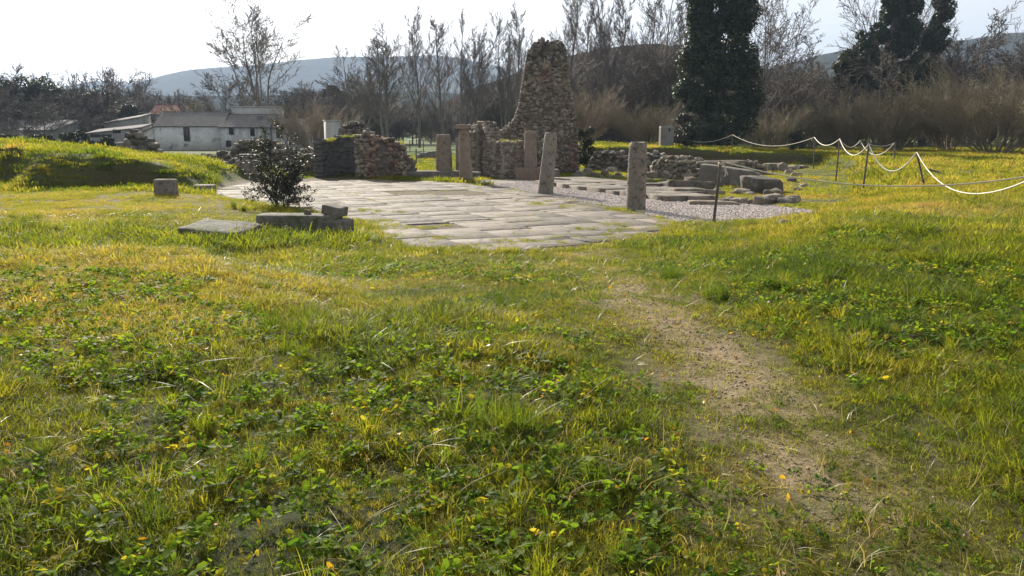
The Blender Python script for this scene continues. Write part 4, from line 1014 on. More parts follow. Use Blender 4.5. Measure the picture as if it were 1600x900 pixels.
# lean-to on its left
m = MB(); xl = fx(216); Yl = YF+.6
V = [[xl, Yl, -.4], [x0, Yl, -.4], [x0, Yl, fz(197.5)], [xl, Yl, fz(209)]]; V2 = [[a, b+5, c] for a, b, c in V]
m.add(V+V2, [[0, 1, 2, 3], [7, 6, 5, 4], [0, 3, 7, 4], [1, 5, 6, 2]]); rel(m, o).build('annex_wall', M['wall_white'], parent=t)
m = MB(); Vr = [[xl-.2, Yl-.2, fz(209)-.05], [x0-.02, Yl-.2, fz(197)], [x0-.02, Yl+5.2, fz(197)], [xl-.2, Yl+5.2, fz(209)-.05]]
m.add(Vr+[[a, b, c+.09] for a, b, c in Vr], [[3, 2, 1, 0], [4, 5, 6, 7], [0, 1, 5, 4], [1, 2, 6, 5], [2, 3, 7, 6], [3, 0, 4, 7]]); rel(m, o).build('annex_roof', M['tile_grey'], parent=t)
# farmhouse
o = A([fx(347), YF, 0]); t = thing('farmhouse', 'streaky white farmhouse with small windows and a white box on its tiled roof', 'farmhouse', tuple(o))
x0, x1 = fx(347), fx(422); y0 = YF-.35
m = MB(); gable_walls(m, x0, x1, y0, YF+6.2, -.4, fz(197.5), 2.2+25/F_PX*(YF+2.8)); rel(m, o).build('wall', M['wall_streaky'], parent=t)
m = MB(); gable_roof(m, x0, x1, y0, YF+6.2, fz(197.5), 2.2+25/F_PX*(YF+2.8), .2, .05, .3); rel(m, o).build('roof', M['tile_grey'], parent=t)
m = MB(); xa, xb = fx(350.5), fx(425.5); m.box([(xa+xb)/2, YF+4.3, fz(178)], [xb-xa, 2.2, fz(170)-fz(186)+.5]); m.box([(xa+xb)/2, YF+4.3, fz(170)+.32], [xb-xa+.16, 2.36, .1]); rel(m, o).build('roof_box', M['concrete'], parent=t)
for a in ((359.5, 365.5, 200, 210), (392.5, 398.5, 201, 212)): opening(t, o, *a, y0, 'window', M['dark_hole'])
opening(t, o, 353.5, 360.5, 220, 229, y0, 'door', M['dark_hole'])
m = MB(); m.tube([[fx(402), YF+1.7, fz(187)], [fx(402), YF+1.7, fz(181)]], .35, 12); rel(m, o).build('skylight_patch', M['metal_roof'], parent=t)
# annex right
o = A([fx(424), YF, 0]); t = thing('cottage', 'lower white cottage joined to the right side of the streaky farmhouse', 'cottage', tuple(o))
x0, x1 = fx(423.5), fx(471); y0 = YF+.3
m = MB(); gable_walls(m, x0, x1, y0, YF+5, -.4, fz(198.5), 2.2+19/F_PX*(YF+2)); rel(m, o).build('wall', M['wall_white'], parent=t)
m = MB(); gable_roof(m, x0, x1, y0, YF+5, fz(198.5), 2.2+19/F_PX*(YF+2), .15, .05, .3); rel(m, o).build('roof', M['tile_grey'], parent=t)
opening(t, o, 433, 442, 202.5, 215, y0, 'door', M['dark_hole']); opening(t, o, 452.5, 456.5, 201, 207, y0, 'window', M['dark_hole'])
m = MB(); xa, xb = fx(471), fx(496); m.box([(xa+xb)/2, YF+.9, fz(221)], [xb-xa, .3, fz(207)-fz(236)]); o2 = A([(xa+xb)/2, YF+.9, 0]); tag(rel(m, o2).build('yard_wall', M['wall_streaky'], loc=tuple(o2)), 'peeling white yard wall at the right end of the cottage', 'wall')
# sheds
def shed(pxl, pxr, pyl, pyr, pyb, Y, dep, label, rmat, holes=(), rise=.8):
    o = A([fx(pxl, Y), Y, Hs(fx(pxl, Y), Y)]); t = thing('shed', label, 'shed', tuple(o))
    x0, x1 = fx(pxl, Y), fx(pxr, Y); z0 = min(fz(pyb, Y), o[2])-.3
    V = [[x0, Y, z0], [x1, Y, z0], [x1, Y, fz(pyr, Y)], [x0, Y, fz(pyl, Y)]]; V2 = [[a, b+dep, c+(rise if k > 1 else 0)] for k, (a, b, c) in enumerate(V)]
    m = MB(); m.add(V+V2, [[0, 1, 2, 3], [7, 6, 5, 4], [0, 3, 7, 4], [1, 5, 6, 2]]); rel(m, o).build('wall', M['shed_wall'], parent=t)
    n = int((x1-x0)/.06); xs = np.linspace(x0-.2, x1+.2, n); w = .03*np.sin(xs*2*math.pi/.25); f = np.linspace(0, 1, n)
    za = lerp(fz(pyl, Y), fz(pyr, Y), f)+.06; A0 = np.stack([xs, np.full(n, Y-.3), za+w-.3*rise/dep], -1); A1 = np.stack([xs, np.full(n, Y+dep+.3), za+w+rise+.1], -1)
    m = MB(); i = np.arange(n-1); F = np.stack([i, i+1, i+n+1, i+n], -1); VV_ = np.concatenate([A0, A1]); m.add(VV_, F); m.add(VV_-A([0, 0, .05]), F[:, ::-1]); rel(m, o).build('roof', rmat, parent=t)
    for h in holes: opening(t, o, *h, Y, 'window', M['dark_hole'], frame=False)
    return t
shed(138, 222, 208.5, 199, 232, 98, 3, 'long low grey shed with slit windows left of the white barn', M['metal_roof'], ((142, 158, 210, 214.5), (160, 175, 210, 214.5), (178, 190, 202, 208)), .35)
shed(165, 219, 193, 183, 205, 116, 4, 'farther grey shed roof behind the long low shed', M['metal_roof'], (), .5)
shed(-30, 84, 204, 203, 232, 112, 7, 'shed with a bright corrugated roof behind the leftmost trees', M['metal_roof'], (), 1.3)
o = A([fx(236, 140), 140, 0]); t = thing('red_roof_house', 'distant house with a red tiled roof behind the white barn', 'house', tuple(o))
m = MB(); gable_walls(m, o[0], fx(288, 140), 140, 147, -.5, fz(178, 140), fz(168, 140)+.3); rel(m, o).build('wall', M['wall_white'], parent=t)
m = MB(); gable_roof(m, o[0], fx(288, 140), 140, 147, fz(178, 140), fz(166, 140)+.3, .2, .05, .35); rel(m, o).build('roof', M['tile_red'], parent=t)
# pale buildings glimpsed through the scrub on the right
o = A([fx(1284, 130), 130, 1]); t = thing('white_house', 'white house half hidden behind the brown shrubs on the right', 'house', tuple(o))
m = MB(); gable_walls(m, o[0], fx(1335, 130), 130, 137, -.5, fz(152, 130), fz(140, 130)); rel(m, o).build('wall', M['wall_white'], parent=t)
m = MB(); gable_roof(m, o[0], fx(1335, 130), 130, 137, fz(152, 130), fz(140, 130), .2, .05, .35); rel(m, o).build('roof', M['tile_grey'], parent=t)
# aerial mast
p = A([fx(353, 104), 104, 0]); t = thing('aerial_mast', 'tall thin aerial mast with a crossbar behind the white barn', 'mast', tuple(p))
m = MB(); m.tube([[0, 0, 0], [0, 0, fz(136, 104)]], .05, 6); m.build('pole', M['wire'], parent=t)
m = MB(); z = fz(136, 104)
m.tube([[-1.2, 0, z+.02], [1.2, 0, z+.02]], .03, 5)
for k in range(9): m.tube([[-1.1+.27*k, -.45, z+.06], [-1.1+.27*k, .45, z+.06]], .015, 4)
m.build('crossbar', M['wire'], parent=t)
# utility hut behind the apse, concrete hut by the ivy tree
hx = A([fx(518, 60), 60, 0]); t = thing('concrete_hut', 'pale upright concrete hut rising behind the dark apse', 'hut', tuple(hx))
m = MB(); Q = rotz(.55); m.box([0, .4, 1.35], [.98, .78, 3.1], Q); m.build('wall', M['concrete'], parent=t); m = MB(); m.box([0, .4, fz(188.5, 60)], [1.08, .88, .09], Q); m.build('roof', M['concrete'], parent=t)
hx = A([fx(1041, 58), 58, Hs(fx(1041, 58), 58)]); t = thing('concrete_hut', 'small weathered concrete block hut beside the ivy covered tree', 'hut', tuple(hx))
m = MB(); block(m, [0, 0, .55], [.92, .8, fz(197, 58)-hx[2]+.4], None, 5, .03, .05); m.build('wall', M['concrete_dark'], parent=t); m = MB(); m.box([.12, -.41, fz(203, 58)-hx[2]], [.09, .05, .22]); m.build('vent', M['dark_hole'], parent=t)

# ------------------------------------------------------------------ trees
from mathutils import Vector
def grow(P, seed, H_):
    r = random.Random(seed); big, tw = [], []
    def branch(p, d, L, rad, lv):
        n = P['n'][lv]; pts = [p.copy()]; q = p.copy(); dd = d.copy(); rs = [rad]; ds = [dd.copy()]
        for i in range(n):
            w = P['wob'][lv]; dd = (dd+Vector((r.gauss(0, w), r.gauss(0, w), r.gauss(0, w)+P['trop'][lv]))).normalized()
            q = q+dd*(L/n); pts.append(q.copy()); rs.append(max(P['rmin'], rad*(1-.82*(i+1)/n))); ds.append(dd.copy())
        (big if lv < P['nbig'] else tw).append((pts, rs, lv))
        if lv+1 < len(P['n']):
            for c in range(P['k'][lv]):
                t = P['t0'][lv]+(1-P['t0'][lv])*((c+r.random())/P['k'][lv]); f = min(t*n, n-1e-4); i = int(f); u = f-i
                bp = pts[i].lerp(pts[i+1], u); bd = ds[i+1]; br = rs[i]*(1-u)+rs[i+1]*u
                ax = bd.orthogonal().normalized(); ax.rotate(__import__('mathutils').Quaternion(bd, r.uniform(0, 6.283)))
                a = R(P['ang'][lv])*r.uniform(.65, 1.3); cd = bd*math.cos(a)+ax*math.sin(a)
                branch(bp, cd, L*P['ratio'][lv]*(1.12-P['fall'][lv]*t)*r.uniform(.65, 1.2), max(P['rmin'], br*P['rr'][lv]), lv+1)
    for k in range(P.get('stems', 1)):
        a = r.uniform(0, 6.283); s = R(P.get('splay', 3))*math.sqrt(r.uniform(.02, 1)); off = P.get('base', 0)
        branch(Vector((math.cos(a)*off*r.random(), math.sin(a)*off*r.random(), -.2)), Vector((math.cos(a)*math.sin(s), math.sin(a)*math.sin(s), math.cos(s))), H_*r.uniform(*P.get('hr', (.95, 1.0))), P['r0']*H_, 0)
    return big, tw
def tree_meshes(P, seed, H_, sides=8):
    big, tw = grow(P, seed, H_); mt, mc = MB(), MB()
    for pts, rs, lv in big: (mt if lv == 0 or lv < P.get('ntrunk', 1) else mc).tube([p[:] for p in pts], rs, sides if lv == 0 else 5, cap=lv == 0)
    a, b, c, d = [], [], [], []
    for pts, rs, lv in tw:
        for i in range(len(pts)-1): a.append(pts[i][:]); b.append(pts[i+1][:]); c.append(rs[i]); d.append(rs[i+1])
    mc.segs(a, b, c, d, 3); return mt, mc
POPLAR = dict(n=[12, 7, 4, 2], wob=[.03, .05, .07, .09], trop=[.02, .10, .07, .03], k=[26, 12, 9], t0=[.2, .15, .1], ang=[33, 30, 32], ratio=[.42, .40, .42], fall=[.78, .6, .5], rr=[.45, .5, .5], rmin=.019, nbig=2, r0=.0125)
FORKED = dict(POPLAR, stems=3, splay=11, base=.25, k=[15, 10, 8], r0=.009, hr=(.8, 1.0))
SPREAD = dict(n=[7, 9, 6, 3, 2], wob=[.04, .055, .07, .09, .1], trop=[.02, .06, .04, .03, .02], k=[9, 10, 7, 5], t0=[.18, .25, .2, .1], ang=[34, 34, 38, 40], ratio=[1.5, .42, .42, .42], fall=[.55, .55, .5, .5], rr=[.6, .5, .5, .6], rmin=.016, nbig=3, r0=.026)
ROUND = dict(SPREAD, k=[12, 9, 6, 4], ang=[48, 42, 44, 42], ratio=[.95, .45, .45, .42], trop=[.02, .03, .02, .01, .0])
SHRUB = dict(n=[6, 4, 2], wob=[.05, .07, .09], trop=[.03, .05, .03], k=[14, 8], t0=[.2, .15], ang=[26, 32], ratio=[.42, .42], fall=[.6, .5], rr=[.55, .6], rmin=.009, nbig=1, r0=.0055, stems=46, splay=50, base=.7, hr=(.6, 1.0))
def make_tree(name, P, seed, H_, mt_t, mt_c, trunk='trunk', crown='branches'):
    t = thing(name, None, 'tree'); a, b = tree_meshes(P, seed, H_); a.build(trunk, mt_t, parent=t, smooth=True); b.build(crown, mt_c, parent=t); t['h0'] = H_
    return t
PROTO = {}
for i in range(3): PROTO['pop%d' % i] = make_tree('poplar_tree', POPLAR, 40+i, 20, M['bark_pale'], M['twig_pale'])
for i in range(2): PROTO['fork%d' % i] = make_tree('poplar_tree', FORKED, 50+i, 20, M['bark_pale'], M['twig_pale'])
PROTO['spread0'] = make_tree('bare_tree', SPREAD, 60, 8, M['bark'], M['twig_pale'])
PROTO['spread1'] = make_tree('bare_tree', SPREAD, 64, 8, M['bark'], M['twig_pale'])
PROTO['round0'] = make_tree('bare_tree', ROUND, 70, 5, M['bark'], M['twig'])
def real_h(t): return max(v.co.z for ch in t.children for v in ch.data.vertices)
HT = {k: real_h(v) for k, v in PROTO.items()}; used = set()
def place(key, px, Y, pytop, label, rot=0., wid=1.0, group=None, cat='tree', lean=(0, 0), mats=None):
    p = PROTO[key]; t = p if key not in used else copy_tree(p); used.add(key)
    x = fx(px, Y); zb = Hs(x, Y); ztop = CZ+math.tan(math.atan((450-pytop)/F_PX)-PITCH)*Y
    s = (ztop-zb)/HT[key]; t.location = (x, Y, zb); t.scale = (s*wid, s*wid, s); t.rotation_euler = (lean[0], lean[1], rot)
    tag(t, label, cat, group)
    if 'h0' in t: del t['h0']
    if mats:
        for ch in t.children:
            for sl in ch.material_slots: sl.link = 'OBJECT'; sl.material = M[mats[0] if ch.name.startswith(('trunk', 'stem')) else mats[1]]
    return t
G = 'bare poplars along the far edge of the field'
for i, (k, px, Y, py, lb, w, ln) in enumerate([
    ('fork0', 562, 104, 62, 'bare poplar leaning left at the left end of the tall row', 1.1, (0, -.08)), ('fork1', 607, 97, 22, 'bare poplar with three rising stems behind the dark apse', 1.15, (0, 0)),
    ('pop0', 655, 112, 4, 'slim straight bare poplar just left of the short squared column', .75, (0, 0)), ('pop1', 694, 116, 26, 'bare poplar rising right above the short squared column', .9, (0, .05)),
    ('fork0', 722, 100, 6, 'bare poplar standing behind the tall column with a capital', .8, (0, .04)), ('pop2', 744, 109, 30, 'thin bare poplar behind the pointed ruin wall', .8, (0, 0)),
    ('fork1', 788, 106, 20, 'bare poplar rising from behind the left shoulder of the tower', .7, (0, -.05)), ('pop0', 812, 113, 2, 'bare poplar seen close against the left edge of the tower top', .8, (0, 0)),
    ('pop1', 884, 101, -25, 'tall bare poplar directly right of the tower top', .8, (0, .02)), ('pop2', 912, 110, -6, 'bare poplar second to the right of the tower top', .8, (0, 0)),
    ('fork0', 938, 104, -30, 'bare poplar with close stems midway between tower and thick column', .7, (0, 0)), ('pop0', 966, 113, -20, 'bare poplar above and left of the thickest column', .85, (0, 0)),
    ('pop1', 1004, 100, -12, 'bare poplar above and right of the thickest column', .8, (0, 0)), ('fork1', 1040, 86, -50, 'bare poplar bending left beside the ivy covered tree', .8, (0, -.14))]):
    place(k, px, Y, py, lb, i*1.7, w*1.35, G, lean=ln)
place('spread0', 424, 108, -8, 'large bare tree with a wide fan of limbs above the farmhouse', .4, 1.55)
place('round0', 352, 120, 112, 'small bare tree behind the white barn beside the aerial mast', .3, 1.0)
place('spread1', 104, 172, 110, 'pale bare tree rising above the dark wood on the left', 1.2, .9)
place('spread1', 1187, 74, -45, 'bare spreading tree behind the right side of the ivy covered tree', 2.2, 1.15, lean=(0, .04))
place('spread0', 1392, 92, -40, 'bare limbed tree rising out of the ivy clump on the right', 1.9, 1.0)
place('spread1', 1462, 94, -30, 'bare tree stretching its limbs right of the ivy clump', 3.6, 1.1)
place('round0', 1505, 98, 28, 'rounded bare tree at the right behind the brown shrubs', 2.1, 1.2)
place('round0', 268, 150, 138, 'faint bare tree behind the red roofed house', 4, 1.0)
place('round0', 306, 128, 150, 'low bare tree over the roof of the white barn', 5, 1.3, mats=('bark', 'twig_red'))
place('round0', 478, 128, 140, 'bare tree behind the right end of the cottage', 2.7, 1.3)

# bare shrubs
def make_shrub(seed, H_, matk):
    t = thing('bare_shrub', None, 'shrub'); a, b = tree_meshes(SHRUB, seed, H_, 4); a.build('stems', M[matk], parent=t); b.build('twigs', M[matk], parent=t); return t
PROTO['shrub0'] = make_shrub(81, 6, 'twig_red'); PROTO['shrub1'] = make_shrub(82, 6, 'twig_red')
for k in ('shrub0', 'shrub1'): HT[k] = real_h(PROTO[k])
GS = 'bare brown shrubs along the right edge of the terrace'
for i, (k, px, Y, py, w, lb) in enumerate([
    ('shrub0', 1558, 58, 82, 1.3, 'biggest bare brown shrub at the right edge'), ('shrub1', 1482, 64, 112, 1.0, 'dense bare brown shrub left of the biggest one'), ('shrub0', 1396, 64, 122, .85, 'upright bare shrub with red brown stems below the ivy clump'),
    ('shrub1', 1322, 68, 132, .9, 'bare brown shrub in front of the white house'), ('shrub0', 1258, 70, 152, 1.2, 'bare brown shrub behind the corner post of the rope'), ('shrub1', 1205, 68, 160, 1.2, 'low dark shrub right of the ivy covered tree foot'),
    ('shrub1', 1640, 57, 78, 1.2, 'bare shrub cut off by the right edge of the picture')]):
    place(k, px, Y, py, lb, i*1.1, w, GS, 'shrub')
place('shrub1', 491, 84, 150, 'pale rounded twiggy shrub at the right end of the cottage', 1.0, 1.35, cat='shrub', mats=('twig_gold', 'twig_gold'))
place('shrub0', 915, 70, 118, 'golden twiggy shrub glowing right behind the tower', .5, .8, cat='shrub', mats=('twig_gold', 'twig_gold'))
place('shrub0', 1008, 66, 150, 'tangled brown shrub between the thick column and the ivy covered tree', 2.5, 1.4, cat='shrub')

# leafy masses
def leafcloud(m, lobes, n, size, seed, gap=.42, up=.3, shell=(.55, 1.08)):
    r = np.random.default_rng(seed); L = A(lobes, float); w = L[:, 3]**2; k = r.choice(len(L), n, p=w/w.sum())
    d = r.normal(size=(n, 3)); d /= np.linalg.norm(d, axis=1)[:, None]
    rad = L[k, 3]*r.uniform(*shell, n)**.6; P = L[k, :3]+d*rad[:, None]*(L[k, 4:7] if L.shape[1] > 4 else 1)
    g = fbm(P[:, 0]*1.1/size*.16, P[:, 1]*1.1/size*.16, 1, 3, seed, P[:, 2]*1.1/size*.16) > gap; P, d = P[g], d[g]; n = len(P)
    nr = d+r.normal(0, .7, (n, 3))+A([0, 0, up]); nr /= np.linalg.norm(nr, axis=1)[:, None]
    u = np.cross(nr, r.normal(size=(n, 3))); u /= np.linalg.norm(u, axis=1)[:, None]; v = np.cross(nr, u)
    s = size*r.uniform(.6, 1.3, n)[:, None]
    V = np.stack([P-u*s*.7, P+v*s*.42, P+u*s*.7, P-v*s*.42], 1).reshape(-1, 3); i = np.arange(n)[:, None]*4
    m.add(V, i+A([[0, 1, 2, 3]]), r.uniform(0, 1, n))
def ivy_tree(px, Y, label, spec, n, size, seed, trunk, gap=.40):
    x = fx(px, Y); z = Hs(x, Y); t = thing('ivy_tree', label, 'tree', (x, Y, z)); r = np.random.default_rng(seed)
    m = MB(); m.tube(trunk, [.5, .42, .34, .22], 9); m.build('trunk', M['bark'], parent=t, smooth=True)
    lobes = []
    for (cx, cz, rx, rz, cnt) in spec:
        for _ in range(cnt):
            a, b = r.uniform(0, 6.28), math.sqrt(r.uniform(0, 1)); q = r.uniform(.45, 1.0)
            lobes.append([cx+rx*b*math.cos(a), rx*.8*b*math.sin(a)*r.uniform(-1, 1), cz+rz*r.uniform(-1, 1), q])
    m = MB(); leafcloud(m, lobes, n, size, seed, gap); m.build('ivy_leaves', M['ivy'], parent=t); return t
k = 66/F_PX
ivy_tree(1117, 66, 'huge dark tree smothered in ivy with a gap of sky near its top', [(0, 2.0, 2.0, 1.8, 30), (-.1, 5, 2.2, 1.8, 34), (.1, 8, 2.1, 1.8, 32), (-1.35, 11, 1.15, 1.9, 28), (1.35, 11.2, 1.25, 1.9, 30), (.1, 13.2, 2.1, .8, 26), (-2.2, 6.2, .7, 2.2, 12), (2.4, 5.2, .7, 2, 12), (2.7, 3, .8, 1.2, 8)], 80000, .17, 7,
         [[0, 0, -.2], [.1, 0, 4], [-.2, .2, 8], [.3, 0, 13]], .33)
ivy_tree(1378, 88, 'wide ivy clump on the bare tree above the right shrubs', [(-.6, 5.5, 3.6, 2.2, 40), (-3.0, 8, 2.2, 1.6, 30), (-.2, 9.5, 3.1, 2.2, 40), (.7, 13.0, 2.3, 2.2, 34), (.9, 16.5, 1.7, 1.5, 18), (-4.6, 8.0, .9, .9, 10)], 75000, .22, 17,
         [[0, 0, -.2], [.1, 0, 5], [-.2, .2, 9], [.3, 0, 14]], .33)
ivy_tree(1440, 90, 'narrow ivy column right of the wide ivy clump', [(0, 6, 1.9, 2.4, 26), (-1.7, 6, 1.8, 2.4, 22), (.2, 10, 1.5, 2.4, 24), (.9, 14, .8, 1.8, 14)], 26000, .21, 27,
         [[0, 0, -.2], [.1, 0, 5], [.3, .2, 9], [.9, 0, 14]])
def leafy(name, px, Y, pyt, wpx, label, mat, n, size, seed, cat='tree', trunk=True, pyb=None, flat=1.0, group=None):
    x = fx(px, Y); z = Hs(x, Y); h = CZ+math.tan(math.atan((450-pyt)/F_PX)-PITCH)*Y-z; wd = wpx*Y/F_PX/2; r = np.random.default_rng(seed)
    t = thing(name, label, cat, (x, Y, z), group)
    if trunk:
        m = MB(); m.tube([[0, 0, -.2], [.1, 0, h*.4], [-.1, .1, h*.75]], [.03*h, .024*h, .01*h], 7); m.build('trunk', M['bark'], parent=t, smooth=True)
    lb = []; b0 = .3 if trunk else .12
    for _ in range(30):
        u = r.uniform(b0, .9); q = math.sqrt(max(.05, 1-((u-.55)/.5)**2)); a = r.uniform(0, 6.28); b = math.sqrt(r.uniform(0, 1))
        lb.append([wd*.78*q*b*math.cos(a), wd*.7*q*b*math.sin(a), h*u, r.uniform(.16, .3)*min(wd, h*.5)*1.15])
    m = MB(); leafcloud(m, lb, n, size, seed, .36); m.build('crown' if trunk else 'foliage', M[mat], parent=t); return t
leafy('evergreen_tree', 523, 152, 128, 48, 'round dark evergreen tree in the distance above the concrete hut', 'evergreen', 7000, .34, 1)
for i, (px, Y, py, w, lb) in enumerate([(8, 122, 122, 120, 'dark evergreen tree at the left edge of the picture'), (58, 126, 122, 105, 'second dark evergreen tree from the left edge'), (88, 132, 134, 84, 'evergreen tree below the pale bare tree'), (150, 128, 140, 90, 'evergreen tree right of the pale bare tree'), (192, 125, 164, 66, 'low evergreen tree at the right end of the left wood')]):
    leafy('evergreen_tree', px, Y, py, w, lb, 'evergreen', 14000, .28, 20+i, group='evergreens of the left wood')
for i, (px, Y, py, w, lb) in enumerate([(40, 108, 140, 1.5, 'brown bare tree in front of the bright corrugated roof'), (92, 118, 150, 1.2, 'bare tree standing over the corner of the bright roof'), (142, 112, 138, 1.25, 'dark multi stemmed bare tree left of the long grey shed'), (172, 118, 148, 1.0, 'bare tree close behind the long grey shed'), (-10, 104, 135, 1.3, 'bare tree cut off by the left edge of the picture'), (70, 104, 165, 1.3, 'low bare tree over the shed with the bright roof')]):
    place('round0', px, Y, py, lb, i*1.3+.5, w, 'bare trees of the left wood', mats=('bark', 'twig'))
for i, (px, Y, py, w, lb) in enumerate([(118, 74, 206, 50, 'clipped dark bush under the bare trees on the left'), (60, 78, 210, 70, 'dark low bush below the bright corrugated roof'), (10, 72, 208, 60, 'dark low bush behind the left end of the mound'), (160, 76, 212, 44, 'dark bush in front of the long grey shed')]):
    leafy('dark_bush', px, Y, py, w, lb, 'evergreen', 5000, .14, 60+i, 'bush', False)
leafy('bramble', 1078, 60, 176, 62, 'pale leaved bramble at the foot of the ivy covered tree', 'glossy_leaf', 7000, .1, 71, 'bush', False)
leafy('bramble', 1245, 62, 200, 30, 'small leafy bramble in front of the brown shrubs', 'glossy_leaf', 2200, .1, 72, 'bush', False)
leafy('bramble', 912, 47, 196, 40, 'leafy green bramble climbing the right foot of the tower', 'evergreen', 6000, .07, 73, 'bush', False)
leafy('bramble', 946, 49, 236, 60, 'dark bramble in the shade right of the tower', 'evergreen', 5000, .07, 74, 'bush', False)
leafy('bramble', 402, 45.5, 216, 66, 'dark scrub covering the tall rubble wall', 'evergreen', 6000, .06, 75, 'bush', False)

# near dark bush at the paving edge
def near_bush():
    b = at_g(440, 324); t = thing('dark_bush', 'dark glossy leaved bush at the left edge of the paving', 'bush', tuple(b)); r = np.random.default_rng(3)
    P = dict(n=[6, 4, 3], wob=[.1, .16, .2], trop=[.04, .02, .0], k=[9, 7], t0=[.15, .15], ang=[48, 48], ratio=[.55, .45], fall=[.55, .5], rr=[.55, .6], rmin=.003, nbig=1, r0=.009, stems=9, splay=52, base=.12, hr=(.55, 1.0))
    big, tw = grow(dict(P, splay=25), 33, 2.1); lead = grow(dict(P, stems=2, splay=6, hr=(.9, 1), k=[10, 5], wob=[.04, .16, .2], ratio=[.3, .45]), 35, 2.5); big += lead[0]; tw += lead[1]
    mt = MB(); [mt.tube([p[:] for p in pts], rs, 6) for pts, rs, lv in big]; a, bb_, c, d = [], [], [], []; tips = []
    for pts, rs, lv in tw:
        for i in range(len(pts)-1):
            a.append(pts[i][:]); bb_.append(pts[i+1][:]); c.append(rs[i]); d.append(rs[i+1]); tips += [A(pts[i].lerp(pts[i+1], u)[:]) for u in (.3, .8)]
    mt.segs(a, bb_, c, d, 3); mt.build('stems', M['bark'], parent=t)
    T = A(tips); T = T[r.integers(0, len(T), 13000)]+r.normal(0, .028, (13000, 3)); T = T[T[:, 2] > .02]; n = len(T)
    nr = r.normal(0, .8, (n, 3))+A([0, 0, .6]); nr /= np.linalg.norm(nr, axis=1)[:, None]; u = np.cross(nr, r.normal(size=(n, 3))); u /= np.linalg.norm(u, axis=1)[:, None]; v = np.cross(nr, u)
    s = r.uniform(.018, .04, n)[:, None]; V = np.stack([T-u*s, T-u*s*.2+v*s*.5+nr*s*.12, T+u*s, T-u*s*.2-v*s*.5+nr*s*.12], 1).reshape(-1, 3)
    m = MB(); m.add(V, np.arange(n)[:, None]*4+A([[0, 1, 2, 3]]), r.uniform(0, 1, n)); m.build('leaves', M['glossy_leaf'], parent=t)
near_bush()

# far wood that reads as one mass
def joined(key, seed, P, H_, mk):
    a, b = tree_meshes(P, seed, H_, 4); a.V += b.V; off = a.n
    a.F += [f+off for f in b.F]; a.T += b.T; a.M += b.M; a.n += b.n
    return a.build(key, M[mk], link=False)
LOWT = dict(ROUND, n=[5, 5, 3, 2], wob=[.05, .07, .09, .11], trop=[.02, .05, .03, .02], k=[14, 9, 6], t0=[.2, .2, .1], ang=[45, 42, 42], ratio=[.8, .45, .45], fall=[.6, .5, .5], rr=[.5, .5, .6], rmin=.018, nbig=2, r0=.02)
LOWS = dict(SHRUB, stems=26, k=[9, 6], rmin=.016, splay=42)
def wood():
    r = np.random.default_rng(88)
    pro = [joined('wood_tree', 90+i, LOWT, 6, 'twig') for i in range(3)]+[joined('wood_scrub', 95+i, LOWS, 6, ['twig', 'twig_red'][i % 2]) for i in range(3)]
    hh = [max(v.co.z for v in o.data.vertices) for o in pro]
    X, Y, S_, I = [], [], [], []
    def band(n, pl, pr, y0, y1, h0, h1, kinds):
        for _ in range(n):
            y = r.uniform(y0, y1); x = fx(r.uniform(pl, pr), y); i = int(r.choice(kinds)); X.append(x); Y.append(y); S_.append(r.uniform(h0, h1)/hh[i]); I.append(i)
    band(70, 540, 1080, 118, 150, 4, 7, [3, 4, 5]); band(55, 540, 1100, 118, 185, 7, 11, [0, 1, 2]); band(60, 860, 1080, 85, 120, 5, 8, [3, 4, 5, 0])
    band(60, 1000, 1320, 80, 125, 5, 9, [3, 4, 5, 0, 1]); band(65, 1300, 1900, 78, 120, 6, 10, [3, 4, 5, 0, 1])
    band(60, 430, 560, 125, 170, 6, 10, [0, 1, 3, 4]); band(45, 180, 440, 135, 210, 6, 10, [0, 1, 2, 3]); band(95, -420, 220, 120, 200, 8, 12, [0, 1, 2, 3, 4]); band(60, 150, 560, 200, 330, 8, 13, [0, 1, 2])
    band(60, 600, 1100, 175, 300, 8, 12, [0, 1, 2])
    X, Y, s = A(X), A(Y), A(S_); n = len(X)
    o = scatter('far_wood', pro, np.stack([X, Y, H(X, Y)-.2], -1), np.stack([0*X, 0*X, r.uniform(0, 6.28, n)], -1), np.stack([s*r.uniform(.9, 1.4, n), s*r.uniform(.9, 1.4, n), s], -1), A(I), r.uniform(0, 1, n))
    tag(o, 'brown leafless wood and scrub massed behind the poplars', 'wood')
wood()

# ------------------------------------------------------------------ hills
def hill_mat(name, c1, c2, c3, sc):
    m, N, L, out = newmat(name); tc = N('TexCoord')
    a = N('TexNoise', i_Scale=sc, i_Detail=8.0, i_Roughness=.75); L(tc.outputs['Object'], a.inputs['Vector']); b = N('TexNoise', i_Scale=sc*9, i_Detail=6.0, i_Roughness=.7); L(tc.outputs['Object'], b.inputs['Vector'])
    r = ramp(N, [(.35, c1), (.55, c2), (.72, c3)]); L(a.outputs[0], r.inputs[0]); rb = ramp(N, [(.3, .45), (.7, 1.5)]); L(b.outputs[0], rb.inputs[0])
    p = N('BsdfPrincipled', i_Roughness=1.0); p.inputs['Specular IOR Level'].default_value = 0; L(mixc(N, L, 1, r.outputs[0], rb.outputs[0], 'MULTIPLY'), p.inputs['Base Color'])
    bm_ = N('Bump', i_Strength=1.0, i_Distance=6); L(b.outputs[0], bm_.inputs['Height']); L(bm_.outputs[0], p.inputs['Normal']); L(p.outputs[0], out.inputs[0]); return m
